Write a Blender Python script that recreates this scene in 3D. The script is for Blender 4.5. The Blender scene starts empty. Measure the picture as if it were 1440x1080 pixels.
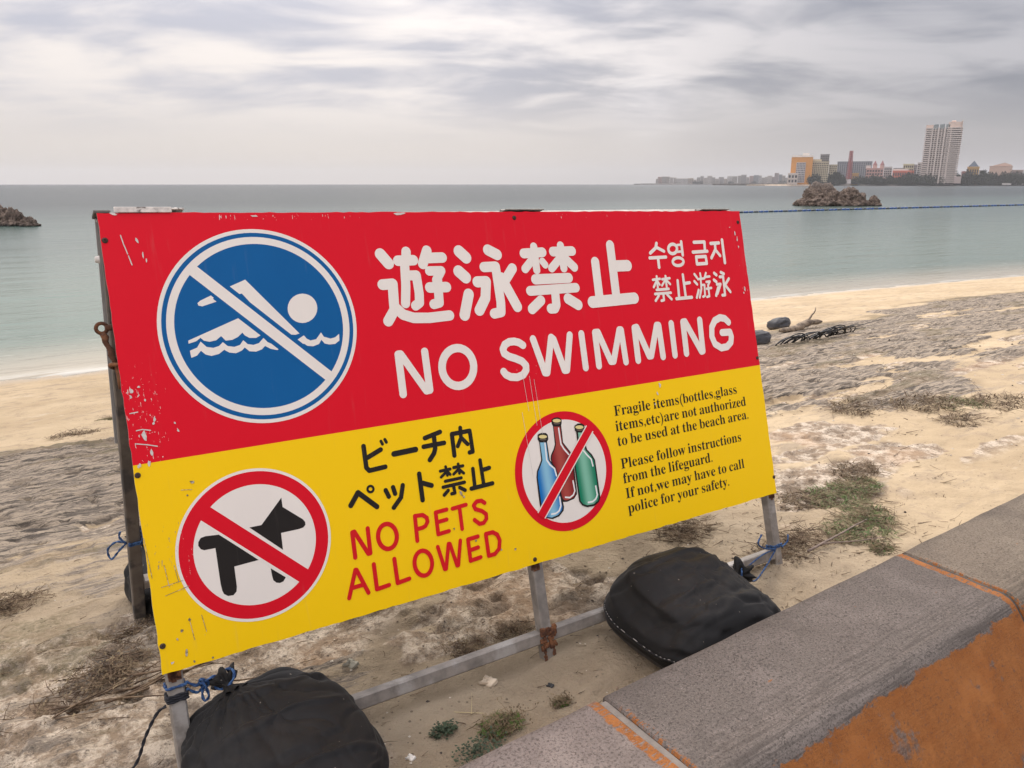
import bpy, math, random, json
import numpy as np
from mathutils import Vector, Matrix
random.seed(7); rng = np.random.default_rng(7)
SC = bpy.context.scene; COL = SC.collection
R_ = math.radians

# ------------------------------------------------------------------ camera
PITCH = math.atan(281/1075)
cam_d = bpy.data.cameras.new('camera'); cam = bpy.data.objects.new('camera', cam_d); COL.objects.link(cam)
cam_d.sensor_width = 36; cam_d.lens = 36*1075/1440; cam_d.clip_end = 20000; cam_d.clip_start = 0.05
CAMZ = 2.3
cam.location = (0, 0, CAMZ); cam.rotation_euler = (math.pi/2-PITCH, 0, 0)
SC.camera = cam

# ------------------------------------------------------------------ exposure, sun, sky
SC.view_settings.view_transform = 'Standard'; SC.view_settings.look = 'None'
SC.view_settings.exposure = 0.70; SC.view_settings.gamma = 1.0; SC.view_settings.use_curve_mapping = False
SUN_EL, SUN_AZ = R_(42), R_(14)          # azimuth clockwise from +Y (view direction)
SUN_STRENGTH = 1.5
sd = bpy.data.lights.new('sun', 'SUN'); sd.energy = SUN_STRENGTH; sd.angle = R_(13); sd.color = (1, .93, .84)
so = bpy.data.objects.new('sun', sd); COL.objects.link(so)
sdir = Vector((math.sin(SUN_AZ)*math.cos(SUN_EL), math.cos(SUN_AZ)*math.cos(SUN_EL), math.sin(SUN_EL)))
so.rotation_euler = sdir.to_track_quat('Z', 'Y').to_euler(); so.location = (0, 0, 60)

class NT:
    """small helper to write node trees"""
    def __init__(s, tree): s.t = tree; s.n = tree.nodes; s.l = tree.links
    def new(s, typ, **kw):
        nd = s.n.new(typ)
        for k, v in kw.items():
            if k == 'inp':
                for kk, vv in v.items():
                    if isinstance(vv, bpy.types.NodeSocket): s.l.new(vv, nd.inputs[kk])
                    else: nd.inputs[kk].default_value = vv
            else: setattr(nd, k, v)
        return nd
    def m(s, op, a, b=0.0, c=0.0, clamp=False):
        nd = s.n.new('ShaderNodeMath'); nd.operation = op; nd.use_clamp = clamp
        for i, v in enumerate((a, b, c)):
            if isinstance(v, bpy.types.NodeSocket): s.l.new(v, nd.inputs[i])
            else: nd.inputs[i].default_value = v
        return nd.outputs[0]
    def mix(s, f, a, b, typ='RGBA', blend='MIX'):
        nd = s.n.new('ShaderNodeMix'); nd.data_type = typ
        if typ == 'RGBA': nd.blend_type = blend; ia, ib, o = 6, 7, 2
        else: ia, ib, o = 2, 3, 0
        for i, v in ((0, f), (ia, a), (ib, b)):
            if isinstance(v, bpy.types.NodeSocket): s.l.new(v, nd.inputs[i])
            else:
                if typ == 'RGBA' and i != 0 and len(v) == 3: v = (*v, 1)
                nd.inputs[i].default_value = v
        return nd.outputs[o]
    def noise(s, vec, scale, detail=3, rough=.55, dist=0, out=0):
        nd = s.new('ShaderNodeTexNoise', inp={'Scale': scale, 'Detail': detail, 'Roughness': rough, 'Distortion': dist})
        if vec is not None: s.l.new(vec, nd.inputs['Vector'])
        return nd.outputs[out]
    def map(s, vec, scale=(1, 1, 1), loc=(0, 0, 0), rot=(0, 0, 0)):
        nd = s.new('ShaderNodeMapping', inp={'Scale': scale, 'Location': loc, 'Rotation': rot}); s.l.new(vec, nd.inputs[0]); return nd.outputs[0]
    def ss(s, v, lo, hi):
        nd = s.n.new('ShaderNodeMapRange'); nd.interpolation_type = 'SMOOTHSTEP'
        if isinstance(v, bpy.types.NodeSocket): s.l.new(v, nd.inputs[0])
        for i, x in ((1, lo), (2, hi)):
            if isinstance(x, bpy.types.NodeSocket): s.l.new(x, nd.inputs[i])
            else: nd.inputs[i].default_value = x
        return nd.outputs[0]

w = bpy.data.worlds.new('World'); SC.world = w; w.use_nodes = True
g = NT(w.node_tree); g.n.clear()
tc = g.new('ShaderNodeTexCoord').outputs['Generated']
sky = g.new('ShaderNodeTexSky', sky_type='NISHITA', sun_disc=False, sun_elevation=SUN_EL, sun_rotation=SUN_AZ, altitude=0, air_density=1.2, dust_density=2.5)
bg1 = g.new('ShaderNodeBackground', inp={'Color': sky.outputs[0], 'Strength': 0.08})
sep = g.new('ShaderNodeSeparateXYZ'); g.l.new(tc, sep.inputs[0]); X, Y, Zz = sep.outputs
zc = g.m('MAXIMUM', Zz, 0.0)
den = g.m('ADD', zc, 0.16)
px = g.m('DIVIDE', X, den); py = g.m('DIVIDE', Y, den)
cv = g.new('ShaderNodeCombineXYZ'); g.l.new(px, cv.inputs[0]); g.l.new(py, cv.inputs[1])
cloudv = g.map(cv.outputs[0], scale=(.95, 1.35, 1), rot=(0, 0, R_(-12)), loc=(3.3, 1.7, 0))
n1 = g.noise(cloudv, 1.0, 5, .50, .5)
n2 = g.noise(g.map(cloudv, scale=(2.1, 2.2, 1), loc=(5, 2, 0)), 1.0, 5, .55, .6)
nn = g.m('ADD', g.m('MULTIPLY', n1, .70), g.m('MULTIPLY', n2, .30))
cl = g.ss(nn, .40, .60)                                   # 0 = thick grey cloud, 1 = thin bright cloud
# clouds flatten into an even veil towards the horizon
veil = g.ss(zc, .03, .13)
cl = g.mix(veil, .52, cl, 'FLOAT')
# the sun behind the cloud: a broad glow round its bearing, low where the cover is thin
gd = Vector((math.sin(R_(5)), math.cos(R_(5)), math.tan(R_(11)))).normalized()
dt = g.new('ShaderNodeVectorMath', operation='DOT_PRODUCT'); g.l.new(tc, dt.inputs[0]); dt.inputs[1].default_value = gd
glow = g.m('POWER', g.m('MAXIMUM', dt.outputs['Value'], 0), 26.0)
gd2 = Vector((math.sin(R_(9.6)), math.cos(R_(9.6)), math.tan(R_(4.6)))).normalized()
dt2 = g.new('ShaderNodeVectorMath', operation='DOT_PRODUCT'); g.l.new(tc, dt2.inputs[0]); dt2.inputs[1].default_value = gd2
glow2 = g.m('POWER', g.m('MAXIMUM', dt2.outputs['Value'], 0), 900.0)
side = g.ss(X, -.30, .56)                                 # left brighter and warmer, right greyer
dark = g.mix(side, (.42, .42, .48), (.135, .15, .195))
brt = g.mix(side, (.74, .68, .645), (.36, .355, .39))
colr = g.mix(cl, dark, brt)
lum = g.m('ADD', .75, g.m('ADD', g.m('MULTIPLY', zc, .55), g.m('MULTIPLY', g.ss(zc, .12, .8), 1.55)))
lum = g.m('ADD', lum, g.m('MULTIPLY', glow, g.m('MULTIPLY', g.m('ADD', cl, .2), .12)))
lum = g.m('ADD', lum, g.m('MULTIPLY', glow2, g.m('MULTIPLY', g.m('ADD', cl, .25), .20)))
hz = g.m('SUBTRACT', 1.0, g.ss(zc, 0.0, .11))
warmz = g.mix(side, (.68, .61, .53), (.29, .285, .295))
colr = g.mix(g.m('MULTIPLY', hz, .85), colr, warmz)
fin = g.new('ShaderNodeVectorMath', operation='SCALE'); g.l.new(colr, fin.inputs[0]); g.l.new(lum, fin.inputs['Scale'])
bg2 = g.new('ShaderNodeBackground', inp={'Color': fin.outputs[0], 'Strength': 1.0})
ms = g.new('ShaderNodeMixShader', inp={0: 0.93}); g.l.new(bg1.outputs[0], ms.inputs[1]); g.l.new(bg2.outputs[0], ms.inputs[2])
g.l.new(ms.outputs[0], g.new('ShaderNodeOutputWorld').inputs[0])

# ------------------------------------------------------------------ frames and object helpers
AZ = R_(55.5)
A = np.array([math.sin(AZ), math.cos(AZ)])        # along the wall and the shore
B = np.array([math.cos(AZ), -math.sin(AZ)])       # across, towards the promenade
ROTZ = math.atan2(A[1], A[0])
def xy(a, b): return (A[0]*a+B[0]*b, A[1]*a+B[1]*b)
def P3(a, b, z): x, y = xy(a, b); return Vector((x, y, z))
def ab_of(x, y): return x*A[0]+y*A[1], x*B[0]+y*B[1]

class MB:
    """collects shapes and links them as one mesh object"""
    def __init__(s): s.v = []; s.f = []; s.mi = []; s.k = 0
    def add(s, vs, fs, mi=0):
        o = len(s.v); s.v += [tuple(p) for p in vs]; s.f += [tuple(i+o for i in f) for f in fs]; s.mi += [mi]*len(fs)
    def box(s, c, d, M=None, mi=0, bev=0.0):
        hx, hy, hz = d[0]/2, d[1]/2, d[2]/2
        M = M or Matrix.Identity(4)
        if bev <= 0:
            vs = [M @ Vector((c[0]+i*hx, c[1]+j*hy, c[2]+k*hz)) for i in (-1, 1) for j in (-1, 1) for k in (-1, 1)]
            s.add(vs, [(0, 1, 3, 2), (4, 6, 7, 5), (0, 4, 5, 1), (2, 3, 7, 6), (0, 2, 6, 4), (1, 5, 7, 3)], mi); return
        b = bev; vs = []; idx = {}
        for i in (-1, 1):
            for j in (-1, 1):
                for k in (-1, 1):
                    for ax in range(3):
                        p = [i*hx, j*hy, k*hz]
                        for q in range(3):
                            if q != ax: p[q] -= (i, j, k)[q]*b
                        idx[(i, j, k, ax)] = len(vs); vs.append(M @ Vector((c[0]+p[0], c[1]+p[1], c[2]+p[2])))
        fs = []
        def F(*ks): fs.append(tuple(idx[q] for q in ks))
        for sg in (-1, 1):
            o = [(-1, -1), (1, -1), (1, 1), (-1, 1)]
            if sg < 0: o = o[::-1]
            F(*[(sg, j, k, 0) for j, k in o]); F(*[(j, sg, k, 1) for k, j in o]); F(*[(j, k, sg, 2) for j, k in o])
        for i in (-1, 1):
            for j in (-1, 1):
                F((i, j, -1, 0), (i, j, -1, 1), (i, j, 1, 1), (i, j, 1, 0))
                F((i, -1, j, 0), (i, -1, j, 2), (i, 1, j, 2), (i, 1, j, 0))
                F((-1, i, j, 1), (-1, i, j, 2), (1, i, j, 2), (1, i, j, 1))
                for k in (-1, 1): F((i, j, k, 0), (i, j, k, 1), (i, j, k, 2))
        s.add(vs, fs, mi)
    def tube(s, pts, r, n=8, mi=0, caps=True):
        pts = [Vector(p) for p in pts]; rs = r if hasattr(r, '__len__') else [r]*len(pts)
        vs = []; up = None
        for i, p in enumerate(pts):
            d = (pts[min(i+1, len(pts)-1)]-pts[max(i-1, 0)])
            d = d.normalized() if d.length > 1e-9 else Vector((0, 0, 1))
            if up is None: up = d.orthogonal().normalized()
            up = (up-d*up.dot(d)); up = up.normalized() if up.length > 1e-6 else d.orthogonal().normalized()
            q = d.cross(up)
            for k in range(n):
                t = 2*math.pi*k/n; vs.append(p+(up*math.cos(t)+q*math.sin(t))*rs[i])
        fs = [(i*n+k, i*n+(k+1) % n, (i+1)*n+(k+1) % n, (i+1)*n+k) for i in range(len(pts)-1) for k in range(n)]
        if caps: fs += [tuple(range(n))[::-1], tuple((len(pts)-1)*n+k for k in range(n))]
        s.add(vs, fs, mi)
    def build(s, name, mats=None, parent=None, smooth=False, loc=None, share=None):
        me = bpy.data.meshes.new(name); me.from_pydata(s.v, [], s.f)
        mats = mats if isinstance(mats, (list, tuple)) else [mats]
        for m_ in mats:
            if m_: me.materials.append(m_)
        if any(s.mi): me.polygons.foreach_set('material_index', s.mi)
        if smooth: me.polygons.foreach_set('use_smooth', [True]*len(me.polygons))
        me.update()
        o = bpy.data.objects.new(name, me); COL.objects.link(o)
        if parent: o.parent = parent
        if loc is not None: o.location = loc
        return o
def tag(o, label=None, cat=None, group=None, kind=None):
    for k, v in (('label', label), ('category', cat), ('group', group), ('kind', kind)):
        if v: o[k] = v
    return o
def empty(name, loc=(0, 0, 0), rz=0, label=None, cat=None, group=None):
    o = bpy.data.objects.new(name, None); COL.objects.link(o); o.empty_display_size = .2
    o.location = loc; o.rotation_euler = (0, 0, rz); return tag(o, label, cat, group)
def set_inv(o, M):  # local matrix straight from a matrix
    o.matrix_local = M
    return o

# ------------------------------------------------------------------ numpy noise
def _h(ix, iy, seed):
    n = (ix.astype(np.int64)*374761393+iy.astype(np.int64)*668265263+seed*1442695041) & 0xffffffff
    n = ((n ^ (n >> 13))*1274126177) & 0xffffffff
    return ((n ^ (n >> 16)) & 0xffff)/65535.0
def vn(x, y, seed=0):
    ix = np.floor(x); iy = np.floor(y); fx = x-ix; fy = y-iy
    ix = ix.astype(np.int64); iy = iy.astype(np.int64)
    ux = fx*fx*fx*(fx*(fx*6-15)+10); uy = fy*fy*fy*(fy*(fy*6-15)+10)
    a = _h(ix, iy, seed); b = _h(ix+1, iy, seed); c = _h(ix, iy+1, seed); d = _h(ix+1, iy+1, seed)
    return (a+(b-a)*ux)*(1-uy)+(c+(d-c)*ux)*uy
def fbm(x, y, oc=4, seed=0, gain=.5):
    s = 0; am = 1; t = 0
    for i in range(oc):
        s = s+vn(x*2**i+17.3*i, y*2**i-9.1*i, seed+i)*am; t += am; am *= gain
    return s/t
def sst(x, a, b):
    t = np.clip((x-a)/(b-a), 0, 1); return t*t*(3-2*t)

# ------------------------------------------------------------------ materials
def mat(name, color, rough=.7, var=.12, scale=8, bump=0, bscale=60, metal=0, spec=.5, vec='Object', color2=None, c2scale=3, c2lo=.45, c2hi=.6, stretch=(1, 1, 1), detail=4):
    m = bpy.data.materials.new(name); m.use_nodes = True; q = NT(m.node_tree); q.n.clear()
    tcv = q.new('ShaderNodeTexCoord').outputs[vec]; v = q.map(tcv, scale=stretch)
    n = q.noise(v, scale, detail, .6)
    k = q.ss(n, .25, .75)
    lo = tuple(c*(1-var) for c in color); hi = tuple(min(1, c*(1+var)) for c in color)
    c = q.mix(k, lo, hi)
    if color2 is not None:
        n2 = q.noise(q.map(v, loc=(7, 3, 1)), c2scale, 5, .6)
        c = q.mix(q.ss(n2, c2lo, c2hi), c, color2)
    p = q.new('ShaderNodeBsdfPrincipled', inp={'Base Color': c, 'Roughness': rough, 'Metallic': metal, 'Specular IOR Level': spec})
    if bump:
        nb = q.noise(v, bscale, 4, .6)
        b = q.new('ShaderNodeBump', inp={'Strength': 1, 'Distance': bump, 'Height': nb}); q.l.new(b.outputs[0], p.inputs['Normal'])
    q.l.new(p.outputs[0], q.new('ShaderNodeOutputMaterial').inputs[0])
    return m

# ================================================================== GROUND (beach, rock shelf, sea bed in one sheet)
def s_shore(a):
    aa = np.clip(a, -30, 34); return 9.8-.02*aa-.003*aa*np.abs(aa)*(aa > 0)
def base_h(a, b):
    s = -b-1.0; u = s*9.8/s_shore(a)
    t = np.clip((u-.7), 0, 1)
    z = 1.11-.1291*np.where(u < .7, 0, np.where(u < 1.7, .5*t*t, u-1.2))
    return np.maximum(z, -.9-.002*np.clip(u, 0, 1000))
def fields(a, b):
    s = -b-1.0
    wx = (fbm(a*.9, s*.9, 3, 11)-.5); wy = (fbm(a*.9+40, s*.9, 3, 12)-.5)
    lo = .25+1.0*sst(a, .2, 1.5)+wx*1.1
    hi = 4.35+wy*1.1+.25*np.sin(a*.7)
    shelf = sst(s, lo-.15, lo+.35)*(1-sst(s, hi-.12, hi+.12))
    st1 = fbm(a*.55+wx*1.5, s*2.6+wy*1.5, 5, 21)            # strata, long along the shore
    st2 = fbm(a*1.6, s*6.5, 5, 31)
    fine = fbm(a*14, s*22, 4, 41)
    thr = .42+.055*sst(a, 1.5, 4)-.075*sst(s, 1.9, 3.0)
    crust = shelf*sst(st1*.62+st2*.38+.10*(fbm(a*9, s*16, 3, 44)-.5), thr-.075, thr-.02)
    # pale rough limestone: left foreground and patches beneath the sign
    lp = fbm(a*2.3+5, s*3.1, 5, 51)
    near = (1-sst(s, 1.5, 2.6))
    limeL = (1-sst(a, .35, .75))*near*sst(lp, .25, .38)
    limeC = sst(a, .35, .6)*(1-sst(a, 1.7, 2.4))*(1-sst(s, .9, 1.5))*sst(lp, .52, .60)*sst(s, .12, .25)
    limeS = (shelf+sst(a, 1.6, 2.4)*sst(s, .25, .6)*(1-sst(s, 1.8, 2.6)))*sst(fbm(a*1.5+9, s*4.2, 5, 61)+.15*(fbm(a*10, s*14, 3, 62)-.5), .53, .64)*.62
    lime = np.clip(limeL+limeC+limeS, 0, 1)*(1-.75*crust*(s > 1.2))
    grayL = (1-sst(a, .4, 1.0))*sst(s, 1.25, 2.1)*(1-sst(s, hi-.1, hi+.1))
    crust = np.maximum(crust, grayL*(.55+.45*sst(st2*.5+st1*.5, .30, .46)))
    crust = np.maximum(crust*(1-.75*limeL), limeL*.45*sst(fbm(a*6, s*7, 4, 71), .55, .62))
    # brownish dried plants and weed stain along the edge of the shelf and in pockets
    veg = sst(fbm(a*.9, s*2.4, 4, 81), .53, .64)*np.exp(-((s-hi-.05)/.35)**2)
    veg = np.maximum(veg, .62*sst(fbm(a*1.7+3, s*4.3, 5, 91)+.12*(fbm(a*12, s*20, 3, 92)-.5), .58, .66)*shelf)
    ridge = 1-np.abs(2*fbm(a*2.2+wx, s*4.5, 5, 101)-1)
    h = (.035+.05*(1-sst(a, .5, 1.5)))*(st1-.45)*shelf+.05*crust*(.35+.65*st2)*(1-.45*sst(a, 1.2, 2.4))+.016*(fine-.5)*np.maximum(crust, lime)*(1-.6*sst(a, 1.2, 2.4))
    flat = 1-.70*sst(a, 1.2, 2.4)
    h = h+.020*(fbm(a*24, s*34, 4, 151)-.5)*np.maximum(crust, lime)*flat
    h = h+lime*flat*(.026*(ridge-.6)+.02*(lp-.4)+.014*(fbm(a*30, s*30, 3, 111)-.5))
    pit = sst(fbm(a*9, s*11, 3, 121), .60, .72)*np.maximum(lime, crust)
    h = h-.018*pit
    sandy = 1-np.maximum(crust, lime)
    h = h+sandy*(.034*(fbm(a*1.7, s*2.3, 3, 131)-.5)+.030*(fbm(a*6, s*8, 4, 141)-.5)+.008*(fbm(a*22, s*26, 2, 142)-.5))
    for fa_, fb_, fr_, fh_ in ((1.065, -1.352, .055, .016), (1.956, -1.337, .055, .014), (.17, -1.375, .055, .014), (.231, -2.183, .06, .018), (1.42, -1.21, .24, .018), (.35, -1.29, .24, .018)):
        h = h+fh_*np.exp(-((a-fa_)**2+(b-fb_)**2)/fr_**2)*(.7+.6*fbm(a*14, s*14, 2, 161))
    big = np.exp(-(a/60.0)**2)
    return h*big, crust, lime, veg, pit, s
def height(a, b):
    a = np.atleast_1d(np.asarray(a, float)); b = np.atleast_1d(np.asarray(b, float))
    return base_h(a, b)+fields(a, b)[0]*keep(a, b)
def keep(a, b):
    s = -b-1.0
    return 1-sst(s, 11, 20)*.9
def hz_(a, b): return float(height(a, b)[0])

def axis(lo, hi, d0, segs, g=1.12, lim_lo=-4000, lim_hi=6000):
    xs = list(np.arange(lo, hi, d0)); x = xs[-1]; d = d0
    for (end, dd) in segs[1]:
        while x < end: d = min(dd, d*1.02); x += d; xs.append(x)
    while x < lim_hi: d *= g; x += d; xs.append(x)
    x = lo; d = d0; left = []
    for (end, dd) in segs[0]:
        while x > end: d = min(dd, d*1.02); x -= d; left.append(x)
    while x > lim_lo and segs[0]: d *= g; x -= d; left.append(x)
    return np.array(left[::-1]+xs)
ga = axis(-1.0, 3.4, .0105, ([(-4, .04)], [(16, .045)]))
gs = axis(-.30, 2.2, .0105, ([], [(5.2, .028), (12, .05)]))
GA, GS = np.meshgrid(ga, gs); GB = -(GS+1.0)
hh, crust, lime, veg, pit, ss_ = fields(GA.ravel(), GB.ravel())
gz = base_h(GA.ravel(), GB.ravel())+hh*keep(GA.ravel(), GB.ravel())
co = np.stack([A[0]*GA.ravel()+B[0]*GB.ravel(), A[1]*GA.ravel()+B[1]*GB.ravel(), gz], 1)
na, ns = len(ga), len(gs)
i = np.arange(ns-1)[:, None]*na+np.arange(na-1)[None, :]
quads = np.stack([i, i+na, i+na+1, i+1], -1).reshape(-1, 4)[:, ::-1]
def fast_mesh(name, co, quads, attrs=None, m=None, smooth=True):
    me = bpy.data.meshes.new(name); nf = len(quads); k = quads.shape[1]
    me.vertices.add(len(co)); me.vertices.foreach_set('co', co.astype(np.float32).ravel())
    me.loops.add(nf*k); me.loops.foreach_set('vertex_index', quads.astype(np.int32).ravel())
    me.polygons.add(nf); me.polygons.foreach_set('loop_start', np.arange(0, nf*k, k, dtype=np.int32))
    me.update(calc_edges=True)
    if smooth: me.polygons.foreach_set('use_smooth', np.ones(nf, bool))
    for n_, v_ in (attrs or {}).items():
        at = me.attributes.new(n_, 'FLOAT', 'POINT'); at.data.foreach_set('value', v_.astype(np.float32))
    if m: me.materials.append(m)
    o = bpy.data.objects.new(name, me); COL.objects.link(o); return o

m_ground = bpy.data.materials.new('beach ground'); m_ground.use_nodes = True; q = NT(m_ground.node_tree); q.n.clear()
oc = q.new('ShaderNodeTexCoord').outputs['Object']
rv = q.map(oc, rot=(0, 0, -ROTZ))
def att(n_): return q.new('ShaderNodeAttribute', attribute_name=n_).outputs['Fac']
aC, aL, aV, aP, aW = att('crust'), att('lime'), att('veg'), att('pit'), att('wet'); aR = att('flat')
big = q.noise(rv, 1.1, 4, .6); mid = q.noise(rv, 7, 5, .65); fin_ = q.noise(rv, 70, 4, .7); grain = q.noise(rv, 420, 2, .6)
streak = q.noise(q.map(rv, scale=(2.6, 22, 10)), 1.0, 7, .70)
sand = q.mix(q.ss(big, .3, .7), (.43, .325, .20), (.54, .42, .27))
sand = q.mix(q.m('MULTIPLY', q.ss(mid, .50, .68), .6), sand, (.33, .25, .17))
gr1 = q.noise(q.map(rv, scale=(1.6, 7, 5), loc=(3, 1, 0)), 1.0, 7, .72)
sand = q.mix(q.m('MULTIPLY', q.ss(gr1, .53, .66), .6), sand, (.27, .215, .16))
sand = q.mix(q.m('MULTIPLY', q.ss(q.noise(q.map(rv, scale=(3, 8, 5), loc=(8, 2, 0)), 1.0, 6, .7), .60, .70), .5), sand, (.64, .55, .42))
sand = q.mix(q.m('MULTIPLY', q.ss(grain, .55, .8), .35), sand, (.36, .28, .2))
nearsand = att('near')
sand = q.mix(q.m('MULTIPLY', nearsand, .85), sand, q.mix(q.ss(mid, .35, .7), (.30, .235, .16), (.40, .32, .22)))
spk = q.new('ShaderNodeTexVoronoi', inp={'Scale': 48.0, 'Randomness': 1.0}); q.l.new(rv, spk.inputs['Vector'])
sp = q.m('MULTIPLY', q.m('LESS_THAN', spk.outputs['Distance'], .16), q.ss(mid, .42, .6))
sand = q.mix(q.m('MULTIPLY', sp, .75), sand, (.10, .075, .05))
grey = q.mix(q.ss(streak, .40, .60), (.060, .050, .041), (.225, .185, .145))
grey = q.mix(q.m('MULTIPLY', q.ss(q.noise(q.map(rv, scale=(8, 44, 30)), 1.0, 7, .76), .46, .56), .85), grey, (.40, .325, .24))
grey = q.mix(q.m('MULTIPLY', q.ss(fin_, .55, .68), .6), grey, (.045, .04, .037))
lim = q.mix(q.ss(q.noise(rv, 16, 7, .72), .42, .60), (.27, .20, .135), (.60, .50, .385))
lim = q.mix(q.m('MULTIPLY', q.m('MULTIPLY', q.ss(q.noise(rv, 150, 3, .8), .54, .62), q.ss(mid, .35, .6)), .7), lim, (.07, .06, .055))
lim = q.mix(q.m('MULTIPLY', q.ss(fin_, .53, .66), .65), lim, (.12, .10, .08))
lim = q.mix(q.m('MULTIPLY', q.ss(q.noise(q.map(rv, loc=(4, 4, 4)), 2.6, 4, .6), .54, .68), .38), lim, (.48, .31, .18))
cc = q.m('ADD', aC, q.m('ADD', q.m('MULTIPLY', q.m('SUBTRACT', streak, .5), 1.8), q.m('MULTIPLY', q.m('SUBTRACT', mid, .5), .9)))
c = q.mix(q.ss(aL, .3, .6), sand, lim)
c = q.mix(q.ss(cc, .35, .6), c, grey)
c = q.mix(q.m('MULTIPLY', aP, .55), c, (.10, .075, .055))
vv = q.ss(q.m('ADD', aV, q.m('MULTIPLY', q.m('SUBTRACT', fin_, .5), 1.3)), .3, .75)
c = q.mix(q.m('MULTIPLY', vv, .6), c, q.mix(q.ss(mid, .4, .6), (.20, .145, .085), (.15, .125, .065)))
c = q.mix(aW, c, (.42, .34, .245))
p = q.new('ShaderNodeBsdfPrincipled', inp={'Base Color': c, 'Roughness': q.mix(aW, .95, .55, 'FLOAT'), 'Specular IOR Level': .25})
hgt = q.m('ADD', q.m('MULTIPLY', fin_, .55), q.m('ADD', q.m('MULTIPLY', grain, .12), q.m('MULTIPLY', streak, q.m('MULTIPLY', aC, .8))))
bp = q.new('ShaderNodeBump', inp={'Strength': 1.0, 'Distance': q.mix(aR, .028, .012, 'FLOAT'), 'Height': hgt}); q.l.new(bp.outputs[0], p.inputs['Normal'])
q.l.new(p.outputs[0], q.new('ShaderNodeOutputMaterial').inputs[0])
uu = ss_*9.8/s_shore(GA.ravel())
wet = sst(uu, 9.0, 9.75)
nearA = (1-sst(ss_, 1.2, 2.4))*(1-sst(GA.ravel(), 2.0, 2.9))*(1-.4*sst(ss_, .0, .2)*0)
ground = fast_mesh('ground', co, quads, dict(crust=crust, lime=lime, veg=veg, pit=pit, wet=wet, flat=sst(GA.ravel(), 1.2, 2.6), near=nearA), m_ground)
tag(ground, 'pale sand beach with grey rock shelf running down to the sea', kind='structure')

# ------------------------------------------------------------------ water
m_sea = bpy.data.materials.new('sea water'); m_sea.use_nodes = True; q = NT(m_sea.node_tree); q.n.clear()
oc = q.new('ShaderNodeTexCoord').outputs['Object']; rv = q.map(oc, rot=(0, 0, -ROTZ))
dep = q.new('ShaderNodeAttribute', attribute_name='depth').outputs['Fac']        # metres from the water line, seaward
patch = q.noise(q.map(rv, scale=(.02, .05, 1)), 1.0, 4, .6)
c1 = q.mix(q.ss(dep, .0, 3.2), (.36, .32, .24), (.125, .17, .135))
c2 = q.mix(q.ss(dep, 5, 26), c1, (.055, .092, .076))
c3 = q.mix(q.ss(q.m('ADD', dep, q.m('MULTIPLY', patch, 30)), 30, 110), c2, (.026, .038, .038))
c4 = q.mix(q.ss(dep, 200, 2500), c3, (.018, .022, .026))
rip = q.noise(q.map(rv, scale=(2.2, 5.5, 1)), 1.0, 4, .6)
swl = q.noise(q.map(rv, scale=(.22, .9, 1)), 1.0, 3, .55)
far_ = q.noise(q.map(rv, scale=(.03, .12, 1)), 1.0, 4, .6)
hgt = q.m('ADD', q.m('MULTIPLY', rip, .018), q.m('ADD', q.m('MULTIPLY', swl, .09), q.m('MULTIPLY', far_, .30)))
bp = q.new('ShaderNodeBump', inp={'Strength': .9, 'Distance': 1.0, 'Height': hgt})
foam2 = q.m('MULTIPLY', q.m('SUBTRACT', 1.0, q.ss(dep, .0, .45)), q.ss(q.noise(q.map(rv, scale=(.9, 4, 1)), 1.0, 5, .65), .42, .6))
foam = q.m('MULTIPLY', q.ss(q.noise(q.map(rv, scale=(1.2, 7, 1)), 1.0, 6, .7), .60, .70), q.m('MULTIPLY', q.ss(dep, .9, 1.6), q.m('SUBTRACT', 1.0, q.ss(dep, 2.4, 4.2))))
c5 = q.mix(q.m('MAXIMUM', q.m('MULTIPLY', foam, .45), q.m('MULTIPLY', foam2, .5)), c4, (.75, .74, .68))
p = q.new('ShaderNodeBsdfPrincipled', inp={'Base Color': c5, 'Roughness': q.mix(q.ss(dep, 3, 60), .16, .26, 'FLOAT'), 'IOR': 1.33, 'Specular IOR Level': q.mix(q.ss(dep, 6, 100), .28, .09, 'FLOAT')})
q.l.new(bp.outputs[0], p.inputs['Normal'])
tr = q.new('ShaderNodeBsdfTransparent')
mx = q.new('ShaderNodeMixShader'); q.l.new(q.ss(dep, -.35, .10), mx.inputs[0]); q.l.new(tr.outputs[0], mx.inputs[1]); q.l.new(p.outputs[0], mx.inputs[2])
q.l.new(mx.outputs[0], q.new('ShaderNodeOutputMaterial').inputs[0])
wa = np.concatenate([-np.geomspace(6500, 22, 40), np.linspace(-20, 50, 141), np.geomspace(52, 6500, 40)])
ws = np.concatenate([[7.0], np.linspace(7.4, 16, 60), np.geomspace(16.5, 6500, 70)])
WA, WS = np.meshgrid(wa, ws); WB = -(WS+1)
co = np.stack([A[0]*WA.ravel()+B[0]*WB.ravel(), A[1]*WA.ravel()+B[1]*WB.ravel(), np.zeros(WA.size)], 1)
i = np.arange(len(ws)-1)[:, None]*len(wa)+np.arange(len(wa)-1)[None, :]
qd = np.stack([i, i+len(wa), i+len(wa)+1, i+1], -1).reshape(-1, 4)[:, ::-1]
wob = .25*(fbm(WA.ravel()*.35, WS.ravel()*0, 3, 7)-.5)
sea = fast_mesh('water', co, qd, dict(depth=WS.ravel()-s_shore(WA.ravel())+wob), m_sea)
tag(sea, 'calm grey green sea reaching to the horizon', kind='structure')

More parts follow.
